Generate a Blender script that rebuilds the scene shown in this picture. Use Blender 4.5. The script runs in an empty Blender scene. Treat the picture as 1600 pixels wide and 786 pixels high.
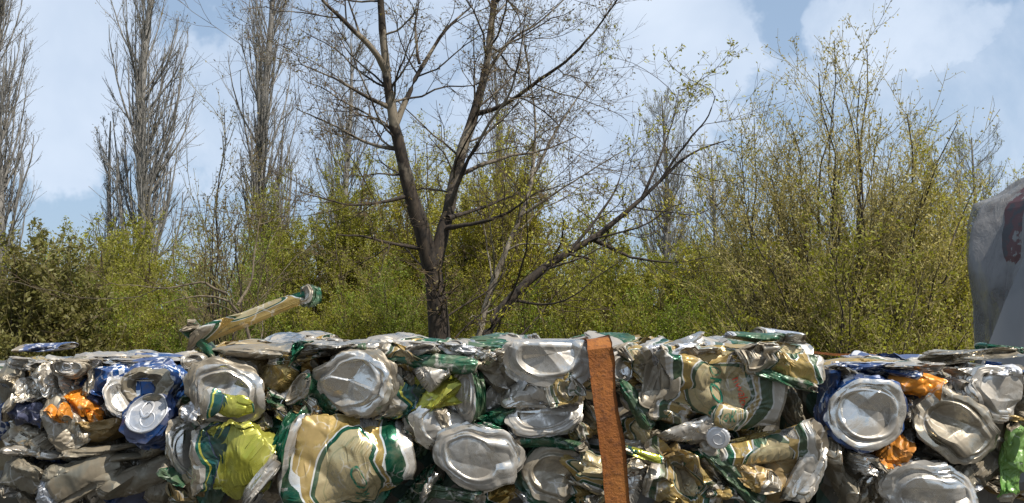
import bpy, bmesh, math, random
import numpy as np
from math import radians as R, sin, cos, pi

# ------------------------------------------------------------------ camera, sky, sun, exposure
scn = bpy.context.scene
COL = scn.collection
F = 800.0 / math.tan(R(28.0))            # focal length in pixels of the 1600 px wide photograph
EYE = 1.52
PITCH = math.atan(107.0 / F)
cam_d = bpy.data.cameras.new('camera'); cam_d.angle = R(56.0); cam_d.clip_start = 0.05; cam_d.clip_end = 3000
cam = bpy.data.objects.new('camera', cam_d); COL.objects.link(cam)
cam.location = (0, 0, EYE); cam.rotation_euler = (R(90) + PITCH, 0, 0)
scn.camera = cam

SUN = np.array([0.50, -0.36, 0.90]); SUN /= np.linalg.norm(SUN)
SUN_EL = math.asin(SUN[2]); SUN_AZ = math.atan2(SUN[0], SUN[1])   # clockwise from +Y

def at(u, v, Y):
    """point seen at pixel (u, v) of the photograph, Y metres in front of the camera"""
    a = (u - 800.0) / F; b = -(v - 393.0) / F
    y = cos(PITCH) - b * sin(PITCH); z = sin(PITCH) + b * cos(PITCH)
    k = Y / y
    return np.array([a * k, Y, EYE + z * k])

class NT:
    """tiny helper for writing node trees"""
    def __init__(s, tree):
        s.t = tree; s.n = tree.nodes; s.l = tree.links
    def node(s, typ, **kw):
        n = s.n.new(typ)
        for k, v in kw.items(): setattr(n, k, v)
        return n
    def put(s, sock, v):
        if hasattr(v, 'is_linked'): s.l.new(v, sock)
        else:
            if sock.type == 'RGBA' and len(v) == 3: v = (*v, 1)
            sock.default_value = v
    def m(s, op, a, b=0.0, c=0.0, clamp=False):
        n = s.node('ShaderNodeMath', operation=op, use_clamp=clamp)
        s.put(n.inputs[0], a); s.put(n.inputs[1], b); s.put(n.inputs[2], c)
        return n.outputs[0]
    def step(s, x, lo, hi, a=0.0, b=1.0):
        n = s.node('ShaderNodeMapRange', interpolation_type='SMOOTHSTEP')
        s.put(n.inputs['Value'], x)
        for k, v in (('From Min', lo), ('From Max', hi), ('To Min', a), ('To Max', b)): s.put(n.inputs[k], v)
        return n.outputs[0]
    def mix(s, f, a, b, mode='MIX'):
        n = s.node('ShaderNodeMix', data_type='RGBA', blend_type=mode)
        s.put(n.inputs[0], f); s.put(n.inputs[6], a); s.put(n.inputs[7], b)
        return n.outputs[2]
    def noise(s, vec, scale, detail=4.0, rough=0.55, dist=0.0, col=False):
        n = s.node('ShaderNodeTexNoise')
        if vec is not None: s.put(n.inputs['Vector'], vec)
        n.inputs['Scale'].default_value = scale; n.inputs['Detail'].default_value = detail
        n.inputs['Roughness'].default_value = rough; n.inputs['Distortion'].default_value = dist
        return n.outputs['Color' if col else 'Fac']
    def vm(s, op, a, b=(0, 0, 0), c=None):
        n = s.node('ShaderNodeVectorMath', operation=op)
        s.put(n.inputs[0], a)
        if op == 'SCALE': s.put(n.inputs['Scale'], b)
        else: s.put(n.inputs[1], b)
        return n.outputs[1] if op in ('LENGTH', 'DISTANCE', 'DOT_PRODUCT') else n.outputs[0]

w = bpy.data.worlds.new('World'); scn.world = w; w.use_nodes = True
T = NT(w.node_tree)
bg = w.node_tree.nodes['Background']
sky = T.node('ShaderNodeTexSky', sky_type='NISHITA')
sky.sun_disc = False; sky.sun_elevation = SUN_EL; sky.sun_rotation = SUN_AZ
sky.air_density = 1.0; sky.dust_density = 1.2; sky.ozone_density = 2.5
tc = T.node('ShaderNodeTexCoord')
dirv = T.vm('NORMALIZE', tc.outputs['Generated'])
def sky_dir(u, v):
    p = at(u, v, 1.0) - np.array([0, 0, EYE]); return p / np.linalg.norm(p)
n1 = T.noise(dirv, 5.0, 7.0, 0.58, 0.3)
n2 = T.noise(dirv, 2.1, 5.0, 0.55, 0.2)
# clouds: broad banks given by direction, broken up by noise
banks = [((70, 110), 0.15, 0.85), ((390, 170), 0.13, 0.60), ((640, 130), 0.22, 0.52), ((930, 140), 0.20, 0.85),
         ((1055, 95), 0.085, 1.35), ((1390, 60), 0.10, 0.55), ((1530, 230), 0.18, 0.45), ((1250, 260), 0.16, 0.4)]
dirw = T.vm('ADD', dirv, T.vm('SCALE', T.vm('SUBTRACT', T.noise(dirv, 6.0, 6.0, 0.62, 0.2, True), (0.5, 0.5, 0.5)), 0.26))
acc = None
for (uv, rad, amp) in banks:
    d = T.vm('DISTANCE', dirw, tuple(sky_dir(*uv)))
    f = T.step(d, rad, rad * 0.6, 0.0, amp)
    acc = f if acc is None else T.m('MAXIMUM', acc, f)
rest = T.step(T.vm('DISTANCE', dirv, tuple(sky_dir(800, 200))), 0.6, 0.9, 0.0, 0.5)   # the sky outside the picture
acc = T.m('MAXIMUM', acc, rest)
cl = T.step(T.m('ADD', T.m('MULTIPLY', acc, 0.62), T.m('ADD', T.m('MULTIPLY', n1, 0.65), T.m('MULTIPLY', n2, 0.35))), 0.66, 0.92)
shade = T.step(T.noise(dirv, 3.4, 5.0, 0.5, 0.4), 0.35, 0.65)
cloud_col = T.mix(shade, (5.9, 6.5, 7.7), (11.2, 11.3, 11.7))
skyc = T.mix(T.m('MULTIPLY', cl, 0.94), sky.outputs[0], cloud_col)
# thin veil of spring haze low on the sky
sep = T.node('ShaderNodeSeparateXYZ'); T.put(sep.inputs[0], dirv)
veil = T.step(sep.outputs[2], 0.6, 0.0, 0.5, 0.7)
skyc = T.mix(veil, skyc, (4.1, 5.5, 7.4))
T.put(bg.inputs[0], skyc); bg.inputs[1].default_value = 0.08

sun_d = bpy.data.lights.new('sun', 'SUN'); sun_d.energy = 5.0; sun_d.angle = R(0.55); sun_d.color = (1.0, 0.95, 0.87)
sun = bpy.data.objects.new('sun', sun_d); COL.objects.link(sun); sun.location = (5, -5, 12)
import mathutils
sun.rotation_euler = mathutils.Vector(tuple(SUN)).to_track_quat('Z', 'Y').to_euler()
vs = scn.view_settings
vs.view_transform = 'Standard'; vs.look = 'None'; vs.gamma = 1.0; vs.use_curve_mapping = False; vs.exposure = 0.5

# ------------------------------------------------------------------ scene helpers
def tag(o, label=None, cat=None, group=None, kind=None):
    if label: o['label'] = label
    if cat: o['category'] = cat
    if group: o['group'] = group
    if kind: o['kind'] = kind
    return o
def empty(name, loc=(0, 0, 0), rz=0.0):
    o = bpy.data.objects.new(name, None); COL.objects.link(o)
    o.empty_display_size = 0.05; o.location = loc; o.rotation_euler = (0, 0, rz)
    return o
def mesh_np(name, verts, faces, mat, parent=None, uv=None, smooth=True, origin=None):
    """verts (N,3), faces (M,k) -> one mesh object; verts are in world space when origin is given"""
    verts = np.asarray(verts, dtype=np.float64)
    if origin is not None: verts = verts - np.asarray(origin)
    me = bpy.data.meshes.new(name)
    if isinstance(faces, list):
        me.from_pydata([tuple(v) for v in verts], [], faces)
    else:
        k = faces.shape[1]; M = len(faces)
        me.vertices.add(len(verts)); me.vertices.foreach_set('co', verts.astype(np.float32).ravel())
        me.loops.add(M * k); me.loops.foreach_set('vertex_index', faces.astype(np.int32).ravel())
        me.polygons.add(M)
        me.polygons.foreach_set('loop_start', np.arange(0, M * k, k, dtype=np.int32))
        me.polygons.foreach_set('loop_total', np.full(M, k, dtype=np.int32))
        me.update(calc_edges=True)
        if uv is not None:
            l = me.uv_layers.new(name='UVMap')
            l.data.foreach_set('uv', uv[faces.ravel()].astype(np.float32).ravel())
    me.polygons.foreach_set('use_smooth', np.full(len(me.polygons), smooth))
    me.materials.append(mat); me.validate()
    o = bpy.data.objects.new(name, me); COL.objects.link(o)
    if parent is not None:
        o.parent = parent
    return o
def copy_tree(o, parent=None):
    c = o.copy(); COL.objects.link(c)
    if parent is not None: c.parent = parent
    for ch in list(o.children): copy_tree(ch, c)
    return c

def mat_new(name):
    m = bpy.data.materials.new(name); m.use_nodes = True
    t = NT(m.node_tree); b = m.node_tree.nodes['Principled BSDF']
    return m, t, b

# ------------------------------------------------------------------ materials: cans
ALU = (0.64, 0.60, 0.53)
def finish_can(t, b, base, metallic, worn=0.5, rough=0.34, dirt=0.35):
    """paint worn to bare aluminium, brown dirt, uneven gloss and fine crinkle"""
    g = t.node('ShaderNodeNewGeometry'); oi = t.node('ShaderNodeObjectInfo')
    pos = t.vm('ADD', g.outputs['Position'], t.vm('SCALE', (7.1, 3.3, 5.7), oi.outputs['Random']))
    wn = t.noise(pos, 75.0, 6.0, 0.65, 0.6)
    wear = t.step(wn, 0.60 + (0.5 - worn) * 0.2, 0.68 + (0.5 - worn) * 0.2)
    col = t.mix(t.m('MULTIPLY', wear, 0.8), base, ALU)
    dn = t.noise(pos, 33.0, 6.0, 0.7, 0.8)
    dm = t.step(t.m('ADD', dn, t.m('MULTIPLY', oi.outputs['Random'], 0.10)), 0.43, 0.62)
    dm = t.m('MULTIPLY', dm, min(1.0, dirt + 0.2))
    col = t.mix(dm, col, (0.12, 0.085, 0.045))
    vo = t.node('ShaderNodeTexVoronoi', feature='DISTANCE_TO_EDGE'); vo.inputs['Scale'].default_value = 58.0
    t.put(vo.inputs['Vector'], t.vm('ADD', pos, t.vm('SCALE', t.noise(pos, 60.0, 3.0, 0.6, 0.0, True), 0.012)))
    ln = t.m('MULTIPLY', t.step(vo.outputs['Distance'], 0.045, 0.012), t.step(t.noise(pos, 28.0, 2.0, 0.5), 0.52, 0.62))
    col = t.mix(t.m('MULTIPLY', ln, 0.30), col, (0.80, 0.79, 0.76))
    fine = t.noise(pos, 420.0, 3.0, 0.6)
    col = t.mix(0.35, col, t.mix(fine, (0.6, 0.6, 0.6), (1.1, 1.1, 1.1)), 'MULTIPLY')
    t.put(b.inputs['Base Color'], col)
    me = t.m('SUBTRACT', t.m('ADD', metallic, t.m('MULTIPLY', wear, 0.15)), dm, clamp=True)
    t.put(b.inputs['Metallic'], me)
    t.put(b.inputs['Roughness'], t.m('ADD', rough - 0.14, t.m('ADD', t.m('MULTIPLY', dn, 0.22), t.m('MULTIPLY', dm, 0.35))))
    bp = t.node('ShaderNodeBump'); bp.inputs['Strength'].default_value = 0.22; bp.inputs['Distance'].default_value = 0.0006
    t.put(bp.inputs['Height'], t.m('ADD', t.noise(pos, 110.0, 5.0, 0.6), t.m('MULTIPLY', fine, 0.15)))
    t.put(b.inputs['Normal'], bp.outputs[0])

def bands(t, u, spec):
    n = t.node('ShaderNodeValToRGB'); cr = n.color_ramp; cr.interpolation = 'CONSTANT'
    cr.elements[0].position = 0; cr.elements[0].color = (*spec[0][1], 1)
    cr.elements[1].position = spec[1][0]; cr.elements[1].color = (*spec[1][1], 1)
    for p, c in spec[2:]:
        e = cr.elements.new(p); e.color = (*c, 1)
    t.put(n.inputs[0], u); return n.outputs[0]
def uvw(t):
    n = t.node('ShaderNodeUVMap'); s = t.node('ShaderNodeSeparateXYZ'); t.put(s.inputs[0], n.outputs[0])
    return n.outputs[0], s.outputs[0], s.outputs[1]

GREEN = (0.008, 0.085, 0.045); WHITE = (0.78, 0.78, 0.74); GOLD = (0.46, 0.32, 0.10); CREAM = (0.56, 0.46, 0.25)
MC = {}
def can_materials():
    # green-banded gold label with a ringed emblem and a barcode panel
    for name, gold, cream, worn, dirt in (('gold', GOLD, CREAM, 0.42, 0.28), ('gold_dull', (0.44, 0.31, 0.10), (0.50, 0.40, 0.22), 0.6, 0.55)):
        m, t, b = mat_new(name + '_label'); uv, u, v = uvw(t)
        wob = t.m('MULTIPLY', t.m('SUBTRACT', t.noise(uv, 9.0), 0.5), 0.012)
        base = bands(t, t.m('ADD', u, wob), [(0, ALU), (0.025, WHITE), (0.04, GREEN), (0.115, WHITE), (0.13, gold), (0.82, WHITE), (0.832, GREEN), (0.92, WHITE), (0.935, ALU)])
        du = t.m('MULTIPLY', t.m('SUBTRACT', u, 0.5), 105.0); dv = t.m('MULTIPLY', t.m('SUBTRACT', v, 0.5), 207.0)
        rr = t.m('SQRT', t.m('ADD', t.m('POWER', du, 2.0), t.m('POWER', dv, 2.0)))
        inner = t.step(rr, 27.5, 26.8); ring = t.m('MULTIPLY', t.step(rr, 27.0, 27.4), t.step(rr, 30.6, 30.2))
        rim = t.m('MULTIPLY', t.step(rr, 30.2, 30.5), t.step(rr, 31.7, 31.3))
        base = t.mix(inner, base, cream)
        base = t.mix(ring, base, GREEN); base = t.mix(rim, base, WHITE)
        # light printed ornament lines inside the emblem
        orn = t.m('MULTIPLY', t.m('MULTIPLY', t.step(rr, 21.2, 21.5), t.step(rr, 22.4, 22.1)), 0.6)
        base = t.mix(orn, base, (0.30, 0.30, 0.16))
        spk = t.step(t.noise(uv, 70.0, 4.0, 0.6), 0.55, 0.60); base = t.mix(t.m('MULTIPLY', t.m('MULTIPLY', spk, t.step(rr, 21.0, 20.0)), 0.55), base, (0.25, 0.25, 0.20))
        # barcode panel on the side of the can
        wv = t.node('ShaderNodeTexNoise'); wv.noise_dimensions = '1D'; t.put(wv.inputs['W'], t.m('MULTIPLY', u, 62.0)); wv.inputs['Detail'].default_value = 1
        bar = t.step(wv.outputs[0], 0.49, 0.51)
        pan = t.m('MULTIPLY', t.m('MULTIPLY', t.step(u, 0.60, 0.605), t.step(u, 0.81, 0.805)), t.m('MULTIPLY', t.step(v, 0.635, 0.638), t.step(v, 0.72, 0.717)))
        base = t.mix(pan, base, t.mix(bar, (0.70, 0.68, 0.62), (0.03, 0.03, 0.035)))
        finish_can(t, b, base, 0.66, worn, 0.27, dirt); MC[name] = m
    # yellow-green fruit label with dark band and a printed leaf crown
    m, t, b = mat_new('lime_label'); uv, u, v = uvw(t)
    base = bands(t, u, [(0, ALU), (0.06, (0.02, 0.14, 0.10)), (0.10, (0.62, 0.60, 0.10)), (0.125, (0.015, 0.11, 0.10)), (0.22, (0.05, 0.08, 0.16)), (0.24, (0.42, 0.42, 0.06)), (0.93, (0.02, 0.12, 0.07))])
    du = t.m('MULTIPLY', t.m('SUBTRACT', u, 0.26), 105.0); dv = t.m('MULTIPLY', t.m('SUBTRACT', v, 0.52), 207.0)
    ang = t.m('ARCTAN2', dv, du); rr = t.m('SQRT', t.m('ADD', t.m('POWER', du, 2.0), t.m('POWER', dv, 2.0)))
    star = t.m('ADD', 6.0, t.m('MULTIPLY', t.m('ABSOLUTE', t.m('SINE', t.m('MULTIPLY', ang, 4.5))), 12.0))
    leaf = t.m('MULTIPLY', t.step(t.m('SUBTRACT', star, rr), 0.0, 0.8), t.step(u, 0.235, 0.24))
    base = t.mix(leaf, base, (0.01, 0.07, 0.05))
    finish_can(t, b, base, 0.72, 0.25, 0.26, 0.15); MC['lime'] = m
    # blue label with white chequers
    m, t, b = mat_new('blue_label'); uv, u, v = uvw(t)
    ck = t.node('ShaderNodeTexChecker'); mp = t.node('ShaderNodeMapping'); mp.inputs['Scale'].default_value = (13, 24, 1); t.put(mp.inputs[0], uv); t.put(ck.inputs[0], mp.outputs[0])
    ck.inputs['Scale'].default_value = 1.0
    patch = t.step(t.noise(uv, 4.0, 3.0, 0.5), 0.50, 0.53)
    base = t.mix(t.m('MULTIPLY', patch, ck.outputs[1]), (0.004, 0.062, 0.22), (0.75, 0.77, 0.80))
    base = t.mix(t.step(t.noise(uv, 6.5, 2.0, 0.5), 0.62, 0.64), base, (0.70, 0.72, 0.75))
    finish_can(t, b, base, 0.45, 0.35, 0.32, 0.2); MC['blue'] = m
    # plain coloured labels
    for name, c, met, worn, rough, dirt in (
            ('green', (0.009, 0.095, 0.048), 0.5, 0.55, 0.30, 0.25), ('orange', (0.72, 0.25, 0.015), 0.5, 0.35, 0.36, 0.25),
            ('navy', (0.005, 0.036, 0.13), 0.4, 0.2, 0.34, 0.2), ('grass', (0.12, 0.27, 0.05), 0.35, 0.3, 0.34, 0.1),
            ('silver', ALU, 0.97, 0.5, 0.27, 0.32), ('bright', (0.83, 0.83, 0.84), 0.9, 0.5, 0.38, 0.12), ('base', (0.72, 0.69, 0.63), 1.0, 0.5, 0.25, 0.46),
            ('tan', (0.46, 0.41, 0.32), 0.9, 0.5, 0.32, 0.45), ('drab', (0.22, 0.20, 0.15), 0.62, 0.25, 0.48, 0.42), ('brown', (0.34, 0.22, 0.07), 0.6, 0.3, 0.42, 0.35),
            ('grey', (0.52, 0.53, 0.55), 0.7, 0.4, 0.42, 0.15)):
        m, t, b = mat_new(name + '_metal')
        finish_can(t, b, t.mix(0.0, c, c), met, worn, rough, dirt); MC[name] = m
    for name, c in (('ink_green', (0.02, 0.17, 0.10)), ('ink_red', (0.62, 0.06, 0.025)), ('ink_dark', (0.05, 0.07, 0.06)), ('ink_white', (0.75, 0.75, 0.72))):
        m, t, b = mat_new(name)
        g = t.node('ShaderNodeNewGeometry'); k = t.step(t.noise(g.outputs['Position'], 210.0, 5.0, 0.65), 0.50, 0.62)
        t.put(b.inputs['Base Color'], t.mix(t.m('MULTIPLY', k, 0.45), c, CREAM)); b.inputs['Roughness'].default_value = 0.4; b.inputs['Metallic'].default_value = 0.4
        MC[name] = m
can_materials()

# ------------------------------------------------------------------ crumpling
def hsh(i, seed):
    x = (i[..., 0].astype(np.int64) * 73856093) ^ (i[..., 1].astype(np.int64) * 19349663) ^ (i[..., 2].astype(np.int64) * 83492791) ^ (seed * 2654435761 % (1 << 31))
    out = []
    for k in range(3):
        y = (x + k * 0x9E3779B9) & 0xFFFFFFFF
        y = ((y ^ (y >> 16)) * 0x45d9f3b) & 0xFFFFFFFF
        y = ((y ^ (y >> 16)) * 0x45d9f3b) & 0xFFFFFFFF
        y = y ^ (y >> 16)
        out.append(y / 2147483648.0 - 1.0)
    return np.stack(out, -1)
def creased(p, seed):
    """piecewise linear vector noise: flat facets that meet in sharp creases"""
    i = np.floor(p).astype(np.int64); f = p - i
    o = np.argsort(-f, axis=-1); fs = np.take_along_axis(f, o, -1)
    eye = np.eye(3, dtype=np.int64)
    c = i; acc = hsh(c, seed) * (1 - fs[..., :1])
    for k in range(3):
        c = c + eye[o[..., k]]
        nxt = fs[..., k + 1:k + 2] if k < 2 else 0.0
        acc = acc + hsh(c, seed) * (fs[..., k:k + 1] - nxt)
    return acc
def rotm(ax, ay, az):
    X = np.array([[1, 0, 0], [0, cos(ax), -sin(ax)], [0, sin(ax), cos(ax)]])
    Y = np.array([[cos(ay), 0, sin(ay)], [0, 1, 0], [-sin(ay), 0, cos(ay)]])
    Z = np.array([[cos(az), -sin(az), 0], [sin(az), cos(az), 0], [0, 0, 1]])
    return Z @ Y @ X

LCAN = 105.0
class Crush:
    """one can: rest shape in millimetres (axis x, base at 0, lid at LCAN), then squeezed, creased, bent and set in place"""
    def __init__(s, kind, seed, crum=1.0, ax=0.5, flat=0.4, bends=(), yaw=0, pitch=0, roll=0, px=(0, 0), size=(100, 60), d=0.75,
                 dy=0.0, th=0.025, top=None, taper=0.0, curve=0.0, dome=3.0, buck=1.0, capcrum=0.5, spin=0.0, dent=1.0, autofold=3):
        s.__dict__.update(locals()); s.rng = np.random.default_rng(seed)
        s.Q = [rotm(*s.rng.uniform(0, 6.28, 3)) for _ in range(4)]
        s.fit = None
        if kind == 'S' and not bends and s.autofold:
            g = s.rng
            s.bends = [(g.choice((0, 180)) + g.uniform(-35, 35), g.uniform(2, 26), g.uniform(28, 70) * g.choice((-1, 1)), 1.2),
                       (g.uniform(0, 360), g.uniform(4, 20), g.uniform(25, 60) * g.choice((-1, 1)), 1.2),
                       (g.choice((90, -90)) + g.uniform(-30, 30), g.uniform(3, 16), g.uniform(25, 60) * g.choice((-1, 1)), 1.2)][:s.autofold]
    # rest profile pieces: (axial, radius)
    def prof_base(s, n):
        t = np.linspace(0, 1, n); r = 33.0 * t
        dm = s.dome
        a = np.where(r < 20.5, -dm * (1 - (r / 20.5) ** 2) + 2.6, 0.0)
        k = np.clip((r - 20.5) / 5.0, 0, 1); a = np.where((r >= 20.5) & (r < 25.5), 2.6 - 4.2 * np.sin(pi * k) ** 1.0 - 0.6 * k, a)
        k = np.clip((r - 25.5) / 2.5, 0, 1); a = np.where((r >= 25.5) & (r < 28), 2.0 + 0.8 * np.sin(pi * k), a)
        k = np.clip((r - 28.0) / 5.0, 0, 1); a = np.where(r >= 28, 2.0 + 5.0 * k ** 2.0, a)
        return a, r
    def prof_body(s, n):
        t = np.linspace(0, 1, n); a = 7 + (LCAN - 7) * t
        k = np.clip((a - (LCAN - 11)) / 11.0, 0, 1)
        return a, 33 - 6 * (3 * k ** 2 - 2 * k ** 3)
    def prof_lid(s, n):
        t = np.linspace(0, 1, n); r = 27.0 * (1 - t)
        a = np.full(n, LCAN - 3.0)
        k = np.clip((27 - r) / 1.8, 0, 1); a = np.where(r > 25.2, LCAN + 1.5 * np.sin(pi * k), a)
        k = np.clip((25.2 - r) / 2.4, 0, 1); a = np.where((r <= 25.2) & (r > 22.8), LCAN - 5.0 * np.sin(pi * (0.15 + 0.7 * k)), a)
        a = np.where(r <= 22.8, LCAN - 2.2, a)
        return a, r
    def rest(s, a, r, th):
        return np.stack([a + 0 * th, -r * np.cos(th), r * np.sin(th)], -1)
    def local(s, p):
        """rest points (mm) -> crumpled points, front towards -Y"""
        a, y, z = p[..., 0], p[..., 1], p[..., 2]
        rr = np.sqrt(y * y + z * z) + 1e-6; th = np.arctan2(z, -y) + s.spin
        wall = np.clip((rr - 26) / 6.0, 0, 1)
        # Yoshimura buckles on the wall, stronger the harder the can is pressed along its axis
        n = 3 + (s.seed % 3)
        tri = lambda q: 2 * np.abs(2 * (q - np.floor(q + 0.5))) - 1
        ph = s.seed * 0.37
        bk = s.buck * (1.1 - s.ax) * 4.5 * tri(n * th / (2 * pi) + 0.5 * np.floor(a / 17.0 + ph) + 0.15 * np.sin(a * .11)) * np.abs(tri(a / 17.0 + ph))
        lob = 1 + s.crum * (.035 * np.sin(2 * th + s.seed) + .03 * np.sin(3 * th + s.seed * 1.7) + .014 * np.sin(7 * th + s.seed * .6))
        k = (rr + bk * wall) / rr * lob
        x = (a - LCAN / 2) * s.ax; y = -rr * k * np.cos(th) * s.flat; z = rr * k * np.sin(th)
        if s.kind == 'S':
            zz = np.clip(z / 33.0, -1.4, 1.4); z = 33.0 * (1.25 * zz - 0.25 * zz ** 3)
            cc = np.cos(th); y = -33.0 * s.flat * np.sign(cc) * np.abs(cc) ** 1.5 * (rr * k / 33.0)
        q = np.stack([x, y, z], -1)
        wgt = (s.capcrum + (1 - s.capcrum) * wall)[..., None]
        warp = 2.0 * np.sin(p[..., [1, 2, 0]] * 0.07 + s.seed)
        pr = p + warp
        q = q + s.crum * wgt * (11.0 * creased(pr @ s.Q[0] / 31.0 + s.seed * .77, s.seed) + 1.8 * creased(pr @ s.Q[1] / 12.0 + 3.1, s.seed + 1)
                                + 0.35 * creased(pr @ s.Q[2] / 6.2 + 9.7, s.seed + 2))
        # long hard V-creases pressed in or out along wandering lines
        nrm = np.stack([0 * rr, y / rr, z / rr], -1) if False else np.stack([0 * rr, -np.cos(th), np.sin(th)], -1)
        e1 = creased(pr @ s.Q[2] / 26.0 + 1.3, s.seed + 3); e2 = creased(pr @ s.Q[1] / 15.0 + 4.4, s.seed + 4)
        v1 = 0.45 - np.abs(e1[..., 0]); v2 = np.abs(e2[..., 0]) - 0.4
        q = q + (s.crum * wgt[..., 0] * (9.0 * v1 + 4.5 * v2))[..., None] * nrm * np.array([1, max(s.flat, .35), 1])
        # tight parallel crinkles in patches
        cm = creased(p / 24.0 + 5.5, s.seed + 9)[..., :1]; cd_ = s.Q[3][0]
        w_ = (p @ cd_) / 4.6 + 0.5 * creased(p / 15.0, s.seed + 8)[..., 0]
        q[..., 1] += s.crum * wall * np.clip(cm[..., 0] * 2.2 - .5, 0, 1) * 0.9 * tri(w_)
        # caps: knocked into a few flat facets
        rg_ = np.random.default_rng(s.seed + 5); cap = np.clip((25.5 - rr) / 5.0, 0, 1) + 0.35 * np.clip((rr - 26) / 3, 0, 1)
        for _ in range(4):
            t_ = rg_.uniform(0, 6.28); off = rg_.uniform(-9, 9); am = rg_.uniform(.10, .26) * rg_.choice((-1, 1)) * s.dent
            q[..., 0] += cap * am * (np.abs(p[..., 1] * cos(t_) + p[..., 2] * sin(t_) - off) - 8.0)
        if s.kind in 'ET':                     # turn the base (E) or the lid (T) to the front
            x, y, z = q[..., 0], q[..., 1], q[..., 2]
            q = np.stack([y, x, z], -1) if s.kind == 'E' else np.stack([-y, -x, z], -1)
        for (ang, off, turn, rad) in s.bends:  # sharp folds across the can
            nx, nz = cos(R(ang)), sin(R(ang))
            e = q[..., 0] * nx + q[..., 2] * nz - off
            tt = R(turn); ex = np.maximum(e, 0); rad_ = max(rad, 0.5)
            phi = np.clip(ex / rad_, 0, abs(tt)) * np.sign(tt)
            L = rad_ * abs(tt)
            along = np.where(ex < L, rad_ * np.sin(np.abs(phi)), rad_ * np.sin(abs(tt)) + (ex - L) * cos(tt))
            depth = np.where(ex < L, rad_ * (1 - np.cos(phi)), rad_ * (1 - cos(tt)) + (ex - L) * sin(abs(tt)))
            sg = np.sign(tt)
            yy = q[..., 1]
            along = along - sg * yy * np.sin(np.abs(phi)); ny = yy * np.cos(phi) + sg * depth
            de = np.where(e > 0, along - ex, 0.0)
            q = np.stack([q[..., 0] + de * nx, np.where(e > 0, ny, yy), q[..., 2] + de * nz], -1)
        q = q @ rotm(R(s.pitch), 0, R(s.yaw)).T
        return q
    def place(s, p):
        q = s.local(p)
        if s.fit is None: raise RuntimeError
        lo, hi = s.fit
        sc = s.d / F
        c = (lo + hi) / 2; e = np.maximum(hi - lo, 1e-6)
        x = (q[..., 0] - c[0]) / e[0] * s.size[0] * sc; z = (q[..., 2] - c[2]) / e[2] * s.size[1] * sc
        y = (q[..., 1] - lo[1]) / e[1] * s.th
        xn = x / (s.size[0] * sc)
        z = z * (1 + s.taper * xn * 2) + s.curve * sc * (xn * xn * 4 - 0.33)
        cr, sr = cos(R(s.roll)), sin(R(s.roll))
        x, z = x * cr - z * sr, x * sr + z * cr
        o = at(s.px[0], s.px[1], s.d + s.dy)
        X, Y, Z = o[0] + x, o[1] + y, o[2] + z
        if s.top is not None:
            g = (s.top - Z) / 0.007
            Z = s.top - 0.007 * np.where(g > 30, g, np.log1p(np.exp(np.minimum(g, 30))))
        return np.stack([X, Y, Z], -1)
    def grids(s, nb, nw, nl, nt):
        th = np.linspace(-pi, pi, nt)
        out = []
        for (pf, n) in ((s.prof_base, nb), (s.prof_body, nw), (s.prof_lid, nl)):
            a, r = pf(n)
            A, TH = np.meshgrid(a, th, indexing='ij'); RR = np.meshgrid(r, th, indexing='ij')[0]
            out.append((s.rest(A, RR, TH), A, TH))
        pts = np.concatenate([s.local(g[0]).reshape(-1, 3) for g in out])
        s.fit = (pts.min(0), pts.max(0))
        return out

def grid_faces(n, m):
    i = np.arange(n * m).reshape(n, m)
    return np.stack([i[:-1, :-1], i[1:, :-1], i[1:, 1:], i[:-1, 1:]], -1).reshape(-1, 4)

def text_mesh(txt, size):
    cu = bpy.data.curves.new('lettering', 'FONT'); cu.body = txt; cu.size = size; cu.align_x = 'CENTER'; cu.align_y = 'CENTER'; cu.resolution_u = 3
    ob = bpy.data.objects.new('lettering', cu); COL.objects.link(ob)
    bpy.context.view_layer.update()
    me = bpy.data.meshes.new_from_object(ob.evaluated_get(bpy.context.evaluated_depsgraph_get()))
    bpy.data.objects.remove(ob); bpy.data.curves.remove(cu)
    bm = bmesh.new(); bm.from_mesh(me); bpy.data.meshes.remove(me)
    bmesh.ops.triangulate(bm, faces=bm.faces)
    for _ in range(4):
        ed = [e for e in bm.edges if e.calc_length() > 1.6]
        if not ed: break
        bmesh.ops.subdivide_edges(bm, edges=ed, cuts=1); bmesh.ops.triangulate(bm, faces=bm.faces)
    bm.verts.ensure_lookup_table()
    V = np.array([v.co[:] for v in bm.verts]); Fc = np.array([[v.index for v in f.verts] for f in bm.faces])
    bm.free(); return V, Fc

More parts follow.
